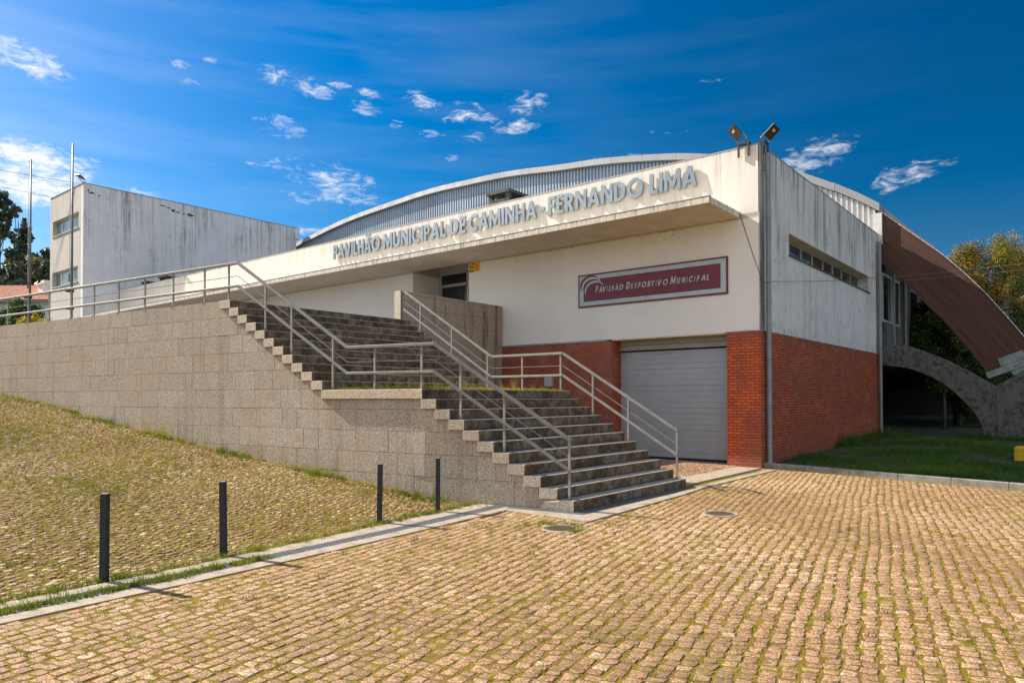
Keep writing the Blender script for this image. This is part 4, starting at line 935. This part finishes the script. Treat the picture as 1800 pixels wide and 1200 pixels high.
b.box((-15.992, XF-.0135, 6.205), (-15.974, XF-.0121, 6.25)); b.box((-16.04, XF-.0135, 6.13), (-15.93, XF-.0121, 6.145)); b.box((-16.02, XF-.0135, 6.085), (-15.95, XF-.0121, 6.11)); b.build('pictogram', M['signblack'], ws2)
ub = thing('utility_box', 'small grey meter box on the dusty brick wall behind the landing rail', 'utility box')
b = MB(); b.box((-13.10, XF-.13, 2.10), (-12.80, XF-.026, 2.42)); b.build('box', M['doorhead'], ub, .01); b = MB(); b.box((-13.08, XF-.136, 2.13), (-12.82, XF-.1305, 2.39)); b.build('lid', M['frame'], ub, .004)

# floodlights
def floodlight(label, base, c, facing, roll, wall_dir, group='roof floodlights', s=1.0):
    t = thing('floodlight', label, 'floodlight', group)
    f = Vector(facing).normalized(); u = Vector(roll); u = (u-f*u.dot(f)).normalized(); r = u.cross(f).normalized(); c = Vector(c)
    def fr(q): return c+r*q[0]*s+u*q[1]*s-f*q[2]*s
    b = MB(); b.box((-.17,-.21,0), (.17,.21,.05), frame=fr); b.box((-.12,-.16,.05), (.12,.10,.09), frame=fr); hs_ = b.build('housing', M['lamp'], t, .008)
    b = MB(); b.box((-.055,.03,-.004), (.055,.11,0), frame=fr); b.build('led_chip', M['led'], hs_)
    b = MB(); br = Vector(base); 
    for sgn in (-1, 1):
        b.beam(fr((sgn*.185, -.16, .03)), br+r*sgn*.15*s+Vector((0,0,.05)), .022*s, .022*s)
    b.beam(br-r*.17*s+Vector((0,0,.05)), br+r*.17*s+Vector((0,0,.05)), .03, .03); b.build('yoke', M['steel'], t)
    b = MB(); w = Vector(wall_dir)
    n2 = Vector((w.y, -w.x, 0)) if w.y == 0 else Vector((1, 0, 0))
    b.beam(br-w*.15, br+w*.15, .14, .05)
    for sgn in (-1, 1): b.beam(br+w*.13*sgn+n2*.05, br+w*.13*sgn+n2*.05-Vector((0,0,.34)), .04, .05)
    b.build('bracket', M['lamp'], t); return t
floodlight('floodlight on the cream facade parapet, left one of the pair at the corner', (-6.80, XF-.01, 8.24), (-6.99, XF-.14, 8.52), (-.22,-.62,-.42), (-.42,0,.8), (1,0,0), s=.85)
floodlight('floodlight on the stained side parapet, right one of the pair at the corner', (XC+.02, 18.0, 8.28), (XC+.17, 18.18, 8.55), (.55,-.35,-.48), (.15,.35,.9), (0,1,0), s=.85)

# ------------------------------------------------------------------ tower block at the left
tb = thing('office_tower', 'tall grey rendered block with rain streaks and two strip windows, left of the pavilion', 'building')
X0, X1, Y0, Y1, TZ = -50.12, -44.88, 15.84, 29.95, 14.20
wins = [(-49.70, -45.52, 11.75, 12.68), (-49.70, -45.62, 8.60, 9.52)]
b = MB(); zc = [3.5, 8.60, 9.52, 11.75, 12.68, TZ]
for i in range(5):
    za, zb = zc[i], zc[i+1]
    if i in (1, 3):
        w = wins[1 if i == 1 else 0]; b.box((X0, Y0, za), (w[0], Y0+.3, zb)); b.box((w[1], Y0, za), (X1-.3, Y0+.3, zb))
    else: b.box((X0, Y0, za), (X1-.3, Y0+.3, zb))
b.build('front_wall', M['towerfront'], tb)
b = MB(); b.box((X1-.3, Y0+.001, 3.5), (X1, Y1, TZ)); b.box((X0, Y0+.3, 3.5), (X0+.3, Y1, TZ)); b.box((X0+.3, Y1-.3, 3.5), (X1-.3, Y1, TZ)); b.box((X0+.3, Y0+.3, TZ-.3), (X1-.3, Y1-.3, TZ-.1)); b.build('side_wall', M['tower'], tb)
b = MB(); b.box((X1-.28, Y1, 13.4), (X1+.02, Y1+.28, TZ)); b.build('end_block', M['tower'], tb)
b = MB(); b.box((X0-.03, Y0-.03, TZ), (X1+.03, Y0+.33, TZ+.04)); b.box((X1-.33, Y0+.33, TZ), (X1+.03, Y1+.29, TZ+.04)); b.build('roof_flashing', M['zinc'], tb)
for (xa, xb, za, zb) in wins:
    f = MB(); yy = Y0+.20; f.box((xa, yy, za), (xb, yy+.06, za+.06)); f.box((xa, yy, zb-.06), (xb, yy+.06, zb))
    for i in range(5): x = xa+(xb-xa)*i/4; f.box((max(x-.035, xa), yy, za+.06), (min(x+.035, xb), yy+.06, zb-.06))
    f = f.build('window', M['frame'], tb)
    b = MB()
    b.box((xa, yy+.02, za+.06), (xb, yy+.03, zb-.06)); b.build('pane', M['glass2'], f)
    b = MB(); b.box((xa-.05, Y0-.05, za-.05), (xb+.05, yy, za-.002)); b.build('sill', M['frame'], f)
b = MB()     # patches of fallen render
for (y, z, w, h) in ((20.35,13.83,.45,.09),(20.7,13.76,.40,.07),(21.0,13.66,.25,.18),(21.3,13.60,.27,.09),(21.7,13.58,.22,.09),(22.1,13.58,.50,.20),(16.1,13.82,.10,.17),(16.3,13.72,.32,.11),(16.7,13.66,.14,.09)):
    n = 9; b = MB(); b.quad([(X1+.004, y+w/2*math.cos(a)*rng.uniform(.75,1.2), z+h/2*math.sin(a)*rng.uniform(.7,1.25)) for a in np.linspace(0, 2*math.pi, n, endpoint=False)]); b.build('fallen_render_patch', M['oldconcrete'], tb)
floodlight('floodlight on the roof corner of the tall grey block', (X1-.35, Y0+.1, TZ+.10), (X1-.50, Y0-.05, TZ+.42), (-.25,-.45,-.85), (-.85,0,.35), (1,0,0), s=1.25)

# ------------------------------------------------------------------ bollards, flagpoles, cables, small things
BL = [(-7.378, 2.811, 'dark square bollard nearest the camera, lowest left in the photo', .845), (-7.534, 4.109, 'dark square bollard second from the left, beside the drain grate', .83), (-7.808, 6.58, 'dark square bollard third from the left, slightly leaning', .83), (-7.884, 7.809, 'dark square bollard farthest from the camera, close to the granite wall', .83)]
for i, (x, y, lab, h) in enumerate(BL):
    t = thing('bollard', lab, 'bollard', 'bollards along the drain', (x, y, 0)); t.rotation_euler = (R_(rng.uniform(-.7, .7)), R_([.4, -.9, .6, .2][i]), R_(38))
    b = MB(); b.box((-.033, -.033, -.15), (.033, .033, h)); b.build('post', M['darksteel'], t, .006)
    b = MB(); b.box((-.030, -.030, h+.0005), (.030, .030, h+.004)); b.build('cap', M['steel'], t)
for (x, y, zt, lab) in ((-22.99, 6.776, 8.48, 'thin steel flagpole with rope, left of the two, in front of the tiled house'), (-20.80, 7.08, 8.50, 'thin steel flagpole, right of the two, in front of the tall grey block')):
    t = thing('flagpole', lab, 'flagpole', 'flagpoles fixed to the railing', (x, y, 0))
    b = MB(); b.tube([(0,0,3.86),(0,0,5.6),(0,0,zt)], [.032,.028,.018], 12); b.build('pole', M['poles'], t, smooth=True)
    b = MB(); b.tube([(-.05,-.03,4.9),(-.065,-.03,6.2),(-.05,-.02,zt-.04)], .005, 5); b.tube([(-.08,-.03,4.9),(-.09,-.03,6.5),(-.06,-.02,zt-.04)], .005, 5); b.build('rope', M['rope'], t)
    b = MB(); b.box((-.07,-.02,zt-.08),(.0,.02,zt-.02)); b.build('pulley', M['darksteel'], t); b = MB(); b.tube([(-.08,-.03,4.86),(-.08,-.03,5.05)], .018, 6); b.build('cleat', M['darksteel'], t)
    for z in (4.60, 4.14): b = MB(); b.box((-.06,-.13,z-.03),(.06,.04,z+.03)); b.build('clamp', M['darksteel'], t)
def cable(name, lab, pts, sag, r, n=14, mat='wire'):
    P = []; 
    for a, c in zip(pts[:-1], pts[1:]):
        a, c = Vector(a), Vector(c)
        for i in range(n+1):
            t = i/n; p = a.lerp(c, t); p.z -= sag*4*t*(1-t); P.append(p)
    b = MB(); b.tube(P, r, 6); o = b.build(name, M[mat], None); return tag(o, lab, 'cable')
cable('overhead_cable', 'upper thin black cable crossing the clouds towards the roof of the grey block', [(-86, 9, 25.5), (-45.3, 15.95, 14.25)], .35, .016, 20)
cable('overhead_cable', 'lower thin black cable crossing the clouds towards the grey block', [(-88, 11.5, 25.2), (-49.6, 15.9, 14.22)], .35, .014, 20)
cable('wall_cable', 'thin black cable from the canopy corner across the stained side wall to the pipe', [(-6.93, XF-.01, 6.50), (XC+.06, XF+.0, 4.72), (XC+.2, 17.98, 4.70), (XC+.06, 30.0, 5.0+1.40)], .05, .007)
cable('overhead_cable', 'upper of two pale thin cables crossing in front of the timber arch', [(XC+.2, 30.25, 6.38), (8, 31.5, 7.0)], .12, .007, mat='cablepale')
cable('overhead_cable', 'lower of two pale thin cables crossing in front of the timber arch', [(XC+.2, 30.25, 6.22), (8, 31.5, 6.55)], .10, .007, mat='cablepale')
yb_ = thing('yellow_block', 'yellow painted concrete block on the lawn at the right edge', 'block'); b = MB(); b.box((-1.55, 22.05, -.05), (-.6, 22.9, .50)); b.build('block', M['yellowpaint'], yb_, .03)
pb = thing('thin_post', 'short thin metal post standing in the dark under the hall, behind the buttress', 'post'); b = MB(); b.tube([(-6.45, 45.0, .3), (-6.45, 45.0, 1.5)], .04, 8); b.build('post', M['steel'], pb)

# house on the slope behind
hs_ = thing('white_house', 'white house with terracotta tiled roof and chimney, behind the railing at the left edge', 'house')
hx = Vector((-.30, .954, 0)).normalized()*-1; A = Vector((-84.0, 27.9, 0)); dv = Vector((A.x-(-91.5), A.y-21.9, 0)).normalized(); back = Vector((dv.y, -dv.x, 0)); back = -back if back.dot(Vector((-1,.3,0))) < 0 else back
def hp(s, d, z): p = Vector((-92.5, 21.0, 0))+dv*s+back*d; return (p.x, p.y, z)
b = MB(); b.hexa([hp(-14,0,6),hp(17,0,6),hp(17,9,6),hp(-14,9,6),hp(-14,0,12.1),hp(17,0,12.1),hp(17,9,12.1),hp(-14,9,12.1)]); b.build('wall', M['housewall'], hs_)
b = MB()
ns = 150
for i in range(ns):
    s0 = -14.6+32.2*i/ns; s1 = s0+32.2/ns; sm = (s0+s1)/2
    for (d0, z0, d1, z1) in ((-.6, 12.12, 4.5, 14.4), (4.5, 14.4, 9.6, 12.12)):
        b.quad([hp(s0,d0,z0),hp(sm,d0,z0+.12),hp(sm,d1,z1+.12),hp(s0,d1,z1)]); b.quad([hp(sm,d0,z0+.12),hp(s1,d0,z0),hp(s1,d1,z1),hp(sm,d1,z1+.12)])
rf = b.build('roof', M['tile'], hs_)
b = MB(); b.hexa([hp(-14.6,-.62,11.92),hp(17.6,-.62,11.92),hp(17.6,-.3,11.92),hp(-14.6,-.3,11.92),hp(-14.6,-.62,12.10),hp(17.6,-.62,12.10),hp(17.6,-.3,12.10),hp(-14.6,-.3,12.10)]); b.build('gutter', M['pipe'], rf)
b = MB(); c = Vector(hp(7.6, 2.2, 0)); b.box((c.x-.7,c.y-.6,12.6),(c.x+.7,c.y+.6,14.1)); b.box((c.x-.85,c.y-.75,14.1),(c.x+.85,c.y+.75,14.25)); b.box((c.x-.5,c.y-.4,14.25),(c.x+.5,c.y+.4,14.6)); b.build('chimney', M['housewall'], rf)
for s in (-8, -3, 2.5, 6.5):
    b = MB(); b.hexa([hp(s,-.03,9.2),hp(s+1.2,-.03,9.2),hp(s+1.2,.05,9.2),hp(s,.05,9.2),hp(s,-.03,10.7),hp(s+1.2,-.03,10.7),hp(s+1.2,.05,10.7),hp(s,.05,10.7)]); b.build('window', M['glass'], hs_)

# ------------------------------------------------------------------ vegetation
def leaves(centres, radii, n, size, flat=.6, up=.2, shell=.55, cv=.16):
    """leaf quads scattered through ellipsoid clumps; returns V, F, tone"""
    C = np.asarray(centres, float); Rr = np.asarray(radii, float); wts = Rr.prod(1)**.66; wts /= wts.sum()
    idx = rng.choice(len(C), n, p=wts); d = rng.normal(size=(n, 3)); d /= np.linalg.norm(d, axis=1)[:,None]
    rad = rng.uniform(shell**3, 1, n)**(1/3); P = C[idx]+d*Rr[idx]*rad[:,None]*(1+.10*rng.normal(size=n))[:,None]
    nr = d*.8+rng.normal(size=(n, 3))*.7+np.array([0,0,up]); nr /= np.linalg.norm(nr, axis=1)[:,None]
    a = np.cross(nr, rng.normal(size=(n, 3))); a /= np.linalg.norm(a, axis=1)[:,None]; b_ = np.cross(nr, a)
    s = size*rng.uniform(.6, 1.5, n)[:,None]; a = a*s; b_ = b_*s*flat
    V = np.stack([P-a-b_*.3, P-b_, P+a+b_*.2, P+b_], 1).reshape(-1, 3)
    cl = rng.normal(0, cv, len(C))[idx]; t = np.clip(.45+cl+rng.normal(0, .18, n), 0, 1)
    return V, np.arange(4*n).reshape(-1, 4), np.repeat(t, 4)
def make_tree(name, label, cat, base, trunk_h, trunk_r, crown, mat, bark, n, size, group=None, flat=.6, limbs=6, shell=.55, lean=(0,0), cv=.16):
    t = thing(name, label, cat, group, base)
    C = np.array([c[:3] for c in crown], float); Rr = np.array([c[3:6] for c in crown], float)
    V, F, tn = leaves(C, Rr, n, size, flat, .2, shell, cv); np_mesh('crown', V, F, mat, t, tn)
    b = MB(); top = Vector((lean[0], lean[1], trunk_h)); b.tube([(0,0,-.5), top*.35, top*.7, top], [trunk_r, trunk_r*.8, trunk_r*.55, trunk_r*.3], 8)
    for i in range(min(limbs, len(C))):
        c = Vector(C[i]); s = top*min(.95, max(.25, c.z/trunk_h*.6)); mid = s.lerp(c, .55)+Vector((0,0,-.05*trunk_h)); b.tube([s, mid, c], [trunk_r*.38, trunk_r*.22, trunk_r*.08], 6)
    b.build('trunk', bark, t, smooth=True); return t
def conifer_clumps(h, r, n, z0=.1, pw=1.0, rag=.3):
    out = []
    for i in range(n):
        f = (i+rng.uniform(0, 1))/n; z = h*(z0+(1-z0)*f); rr = r*(1-f)**pw*(.9+rag*rng.normal()*.4)+.12*r; a = rng.uniform(0, 2*math.pi); q = rng.uniform(.3, .95)*max(rr, .05)
        out.append((q*math.cos(a), q*math.sin(a), z, r*.24, r*.24, h*.055+.1))
    return out
def tuft_clumps(n, rx, ry_, h0, h1, s, power=.5, tall=1.0):
    out = []
    for i in range(n):
        a = rng.uniform(0, 2*math.pi); q = rng.uniform(0, 1)**power; f = rng.uniform(0, 1); z = h0+(h1-h0)*f; k = math.sqrt(max(.05, 1-(2*f-1)**2*.85))
        out.append((rx*q*k*math.cos(a), ry_*q*k*math.sin(a), z, s*rng.uniform(.6, 1.2), s*rng.uniform(.6, 1.2), s*rng.uniform(.7, 1.5)*tall))
    return out
# golden cypresses behind the arch
make_tree('cypress_tree', 'tall ragged cypress with golden tips rising behind the timber arch', 'tree', (-4.15, 44.2, .4), 7.5, .22, tuft_clumps(230, 2.9, 2.4, .5, 9.2, .48, .5, 1.15), M['gold'], M['bark'], 120000, .046, 'trees behind the pavilion', .34, 26, .2, cv=.30)
make_tree('cypress_tree', 'golden tipped cypress at the right edge of the photo, beyond the buttress', 'tree', (-2.0, 47.8, .4), 7, .22, tuft_clumps(230, 3.0, 2.5, .3, 9.3, .5, .5, 1.15), M['gold'], M['bark'], 110000, .048, 'trees behind the pavilion', .34, 24, .2, cv=.30)
make_tree('cypress_tree', 'smaller cypress crown low behind the arch, left of the tall golden one', 'tree', (-5.2, 41.6, .4), 6, .2, tuft_clumps(110, 1.3, 1.4, 1.0, 7.9, .42), M['gold'], M['bark'], 46000, .046, 'trees behind the pavilion', .34, 14, .2, cv=.30)
make_tree('conifer_tree', 'dark low conifer in the shade between concrete buttress and timber arch', 'tree', (-5.1, 36.6, .4), 5.2, .09, tuft_clumps(130, 1.5, 1.7, 2.0, 6.0, .40), M['darkleaf'], M['bark'], 34000, .060, 'trees behind the pavilion', .45, 14, .25)
make_tree('conifer_tree', 'dark conifer behind the pier, farther right in the shade under the arch', 'tree', (-3.9, 39.3, .4), 4.6, .09, tuft_clumps(120, 1.9, 1.6, .6, 5.4, .42), M['darkleaf'], M['bark'], 26000, .065, 'trees behind the pavilion', .45, 12, .25)
# left side
make_tree('thuja_bush', 'rounded dark green thuja behind the railing at the left edge', 'bush', (-38.5, 11.06, 3.85), 1.8, .1, tuft_clumps(70, 1.15, 1.0, .1, 2.25, .28), M['cypress'], M['bark'], 9000, .07, None, .45, 8, .2)
make_tree('yellow_shrub', 'bright yellow leafy shrub in front of the dark thuja', 'shrub', (-35.9, 10.63, 3.85), .8, .05, tuft_clumps(30, 1.2, .7, .1, 1.35, .28), M['shrubyellow'], M['bark'], 3500, .06, None, .6, 6, .2)
make_tree('eucalyptus_tree', 'tall dark eucalyptus with rounded crown at the very left edge of the sky', 'tree', (-148.9, 39.2, 18), 17, .3, [(*c[:2], c[2], *c[3:]) for c in tuft_clumps(60, 2.0, 1.9, 12.2, 20.6, .55)], M['eucalyptus'], M['palebark'], 14000, .15, 'eucalyptus on the hill', .5, 14, .3)
make_tree('eucalyptus_tree', 'sparse eucalyptus with separate leaf clumps, right of the dense one on the hill', 'tree', (-146.4, 41.3, 18), 15, .22, tuft_clumps(42, 2.0, 1.7, 10.8, 17.6, .42), M['eucalyptus'], M['palebark'], 7000, .14, 'eucalyptus on the hill', .5, 16, .3)
make_tree('broadleaf_tree', 'olive green round headed tree on the slope above the tiled roof', 'tree', (-110.5, 32.0, 12.2), 5.5, .3, tuft_clumps(34, 4.4, 4.0, 2.2, 8.2, 1.1), M['oak'], M['bark'], 9000, .22, None, .6, 10, .4)
make_tree('young_tree', 'small yellowish tree with thin pale trunk just above the tiled roof', 'tree', (-105.5, 29.6, 12.0), 4, .12, tuft_clumps(9, 1.1, 1.1, 3.3, 5.9, .6), M['oak'], M['palebark'], 1700, .15, None, .6, 8, .3)
fs = []; i = 0
for (az, d, h) in [(a, d, h) for d, h in ((104, 9.5), (114, 10.5), (128, 11.5), (144, 11.5)) for a in np.arange(66, 88, 1.7)]:
    a = R_(az+rng.uniform(-.7, .7)); x, y = -math.sin(a)*d, math.cos(a)*d; z = float(hill_z(np.array(x), np.array(y))); hh = h*rng.uniform(.85, 1.15)
    if d < 110: hh *= .8
    make_tree('forest_tree', 'dark forest tree, haze tinted into its blue green foliage, on the wooded hill behind the tiled house', 'tree', (x, y, z-.3), hh*.7, .25, conifer_clumps(hh, 2.9, 22, .08, .8), M['forest'], M['bark'], 2400, .30, 'forest trees on the hill', .6, 3, .3)

def blades(name, pts, h, w, n_per, mat, spread=.05, label=None, cat=None, kind='stuff', bend=.5, hvar=.5):
    """grass tufts: triangular blades in two segments"""
    pts = np.asarray(pts, float); n = len(pts)*n_per; B = np.repeat(pts, n_per, 0)[:, :3]; sc_ = np.repeat(pts[:,3] if pts.shape[1] > 3 else np.ones(len(pts)), n_per)
    a = rng.uniform(0, 2*math.pi, n); r = rng.uniform(0, 1, n)**.6*spread*sc_; B = B+np.stack([r*np.cos(a), r*np.sin(a), np.zeros(n)], 1)
    aa = rng.uniform(0, 2*math.pi, n); side = np.stack([np.cos(aa), np.sin(aa), 0*aa], 1)*w/2; ln = np.stack([np.cos(a), np.sin(a), 0*a], 1)
    H = h*sc_*rng.uniform(1-hvar, 1+hvar, n); be = rng.uniform(.1, 1, n)*bend
    mid = B+ln*(H*be*.35)[:,None]+np.array([0,0,1])*(H*.55)[:,None]; tip = B+ln*(H*be)[:,None]+np.array([0,0,1])*(H*(1-.3*be))[:,None]
    V = np.stack([B-side, B+side, mid+side*.7, mid-side*.7, tip], 1).reshape(-1, 3)
    k = 5*np.arange(n)[:,None]; F3 = np.concatenate([k+np.array([0,1,2]), k+np.array([0,2,3]), k+np.array([3,2,4])], 0)
    t = np.repeat(np.clip(np.repeat(np.clip(.48+.16*np.array([clusterd(a, b, 1.1) for a, b in pts[:, :2]])+rng.normal(0, .16, len(pts)), .02, .98), n_per)+rng.normal(0, .14, n), 0, 1), 5)
    o = np_mesh(name, V, F3, mat, tone=t); o['kind'] = kind
    if label: o['label'] = label
    if cat: o['category'] = cat
    return o
def clusterd(x, y, s): return math.sin(x*s+1.7*math.sin(y*s*.8))+math.sin(y*s*1.3+1.3*math.sin(x*s*.9+2))
# joint weeds in the plaza
P = []
for cx, cy, cz in zip(*A1[:3]):
    q = clusterd(cx, cy, 1.6)
    if rng.random() < .095+.13*max(0, q-.2)+(.07 if cx < -3.4 and cy < 8.2 else 0)+(.16 if cx < -5.6 and cy < 9 else 0)*(rng.random() < .45): P.append((cx+.06, cy+.05, cz-.008, rng.uniform(.35, 1.15)))
blades('joint_weeds', P, .036, .0055, 26, M['drygrass'], .050, 'low yellow green weeds in the joints of the plaza setts', 'weeds', bend=1.0)
# moss film as many tiny low blades everywhere
P = []
for cx, cy, cz in zip(*A1[:3]):
    if clusterd(cx+3, cy, 1.1) > -.6: P.append((cx+.064, cy+rng.uniform(-.05,.05), cz-.012, rng.uniform(.5, 1.1))); P.append((cx+rng.uniform(-.05,.05), cy+.052, cz-.012, rng.uniform(.5, 1)))
blades('joint_moss', P, .016, .007, 9, M['drygrass'], .035, 'thin moss and seedlings filling the joints of the plaza setts', 'moss', bend=.8)
P = []
for cx, cy, cz in zip(*A2[:3]):
    q = clusterd(cx, cy, 1.3)
    if rng.random() < .10+.20*max(0, q): P.append((cx+.05, cy+.05, cz-.008, rng.choice([.5, .8, 1.0, 1.6], p=[.4, .35, .18, .07])))
blades('ramp_weeds', P, .045, .006, 22, M['drygrass'], .060, 'patchy yellow green weeds between the small setts of the sloping ramp', 'weeds', bend=1.0)
P = []
for cx, cy, cz in zip(*A2[:3]):
    for _ in range(2): P.append((cx+rng.uniform(-.06,.06), cy+rng.uniform(-.06,.06), cz-.012, rng.uniform(.5, 1.1)))
blades('ramp_moss', P, .014, .006, 2, M['drygrass'], .04, 'short moss between the small setts of the sloping ramp', 'moss', bend=.8)
# tufts along the foot of the wall
P = []
for x in np.arange(-26, -7.5, .055):
    for _ in range(3):
        if rng.random() < .38+.30*clusterd(x*3.1, 3, .9): y = edge_y(x)-.03-abs(rng.normal(0, .20)); P.append((x+rng.uniform(-.05,.05), y, float(ramp_z(x, y)), rng.choice([.35, .6, .9, 1.5], p=[.35, .35, .2, .1])))
blades('wall_foot_grass', P, .11, .007, 20, M['grass'], .06, 'strip of bright green grass along the foot of the granite wall', 'grass', bend=.7)
P = [(x, edge_y(x)-rng.uniform(.05, .35), float(ramp_z(x, edge_y(x))), rng.uniform(.6, 1.2)) for x in rng.uniform(-17, -7.6, 46)]
blades('tall_weeds', P, .42, .005, 7, M['drygrass'], .05, 'tall thin weeds leaning in front of the granite wall', 'weeds', bend=.45)
# grass inside the blocked part of the drain and along its strips
P = [(np.interp(y, [-2, 1.86, 3.43, 4.6], [-6.75, -6.93, -7.0, -7.08])+rng.normal(0, .045), y, .0, rng.uniform(.4, 1.1)) for y in rng.uniform(-1, 4.4, 420)]
P += [(drain_x(y)-.05+rng.normal(0, .05), y, .0, rng.uniform(.4, 1.2)) for y in rng.uniform(0, 8.8, 260)]
blades('drain_grass', P, .065, .006, 20, M['grass'], .05, 'green grass growing inside and beside the drain strips', 'grass', bend=.9)
P = [(-5.6+.31*math.cos(a)+rng.normal(0, .05), 7.87+.31*math.sin(a)+rng.normal(0, .05), .0, rng.uniform(.5, 1.3)) for a in rng.uniform(-.5, 2.8, 60)]
P += [(-6.05+rng.normal(0, .10), 7.95+rng.normal(0, .22), 0, rng.uniform(.5, 1.5)) for _ in range(30)]+[(-5.2+rng.normal(0, .12), 8.85+rng.normal(0, .3), 0, rng.uniform(.4, 1.2)) for _ in range(40)]
P += [(-6.22+rng.normal(0, .04), y, -.01, rng.uniform(.3, .9)) for y in rng.uniform(13.2, 17.4, 90)]
blades('manhole_grass', P[::2], .042, .006, 16, M['grass'], .05, 'green tufts around the manhole nearest the stairs', 'grass', bend=.9)
# landing grass
P = [(rng.uniform(-11.3, -9.0), 0, 1.92, rng.uniform(.5, 1.2)) for _ in range(900)]
P = [(x, rng.uniform(edge_y(x)+.12, 12.7), z, s) for (x, _, z, s) in P]
P += [(x, edge_y(x)+rng.uniform(.10, .3), 1.92, rng.uniform(.5, 1.1)) for x in rng.uniform(-10.9, -8.98, 160)]+[(-8.99-rng.uniform(0, .12), y, 1.92, rng.uniform(.4, 1.0)) for y in rng.uniform(8.65, 12.9, 330)]
blades('landing_grass', P, .055, .006, 16, M['drygrass'], .06, 'sunlit grass covering the landing between the two stair flights', 'grass', bend=.8)
P = [(rng.uniform(-11.0, -9.1), rng.uniform(8.9, 12.8), 1.92, rng.uniform(.5, 1.2)) for _ in range(46)]
blades('dry_stems', P, .30, .004, 5, M['straw'], .05, 'dry straw coloured stems standing on the landing', 'weeds', bend=.35)
# lawn
n = 9000; X = rng.uniform(-6.35, 6, n); Y = 17.9+13*rng.uniform(0, 1, n)**1.5; k = Y > kerb_y(X)+.17; X, Y = X[k], Y[k]
near = (X < -5.2) & (Y < 28); keep_ = ~(near & (rng.random(len(X)) < .55)); X, Y = X[keep_], Y[keep_]
P = np.stack([X, Y, lawn_z(X, Y)-.01, np.clip(.75+.35*np.array([clusterd(a, b, 1.5) for a, b in zip(X, Y)])+rng.normal(0, .2, len(X)), .25, 1.7)], 1)
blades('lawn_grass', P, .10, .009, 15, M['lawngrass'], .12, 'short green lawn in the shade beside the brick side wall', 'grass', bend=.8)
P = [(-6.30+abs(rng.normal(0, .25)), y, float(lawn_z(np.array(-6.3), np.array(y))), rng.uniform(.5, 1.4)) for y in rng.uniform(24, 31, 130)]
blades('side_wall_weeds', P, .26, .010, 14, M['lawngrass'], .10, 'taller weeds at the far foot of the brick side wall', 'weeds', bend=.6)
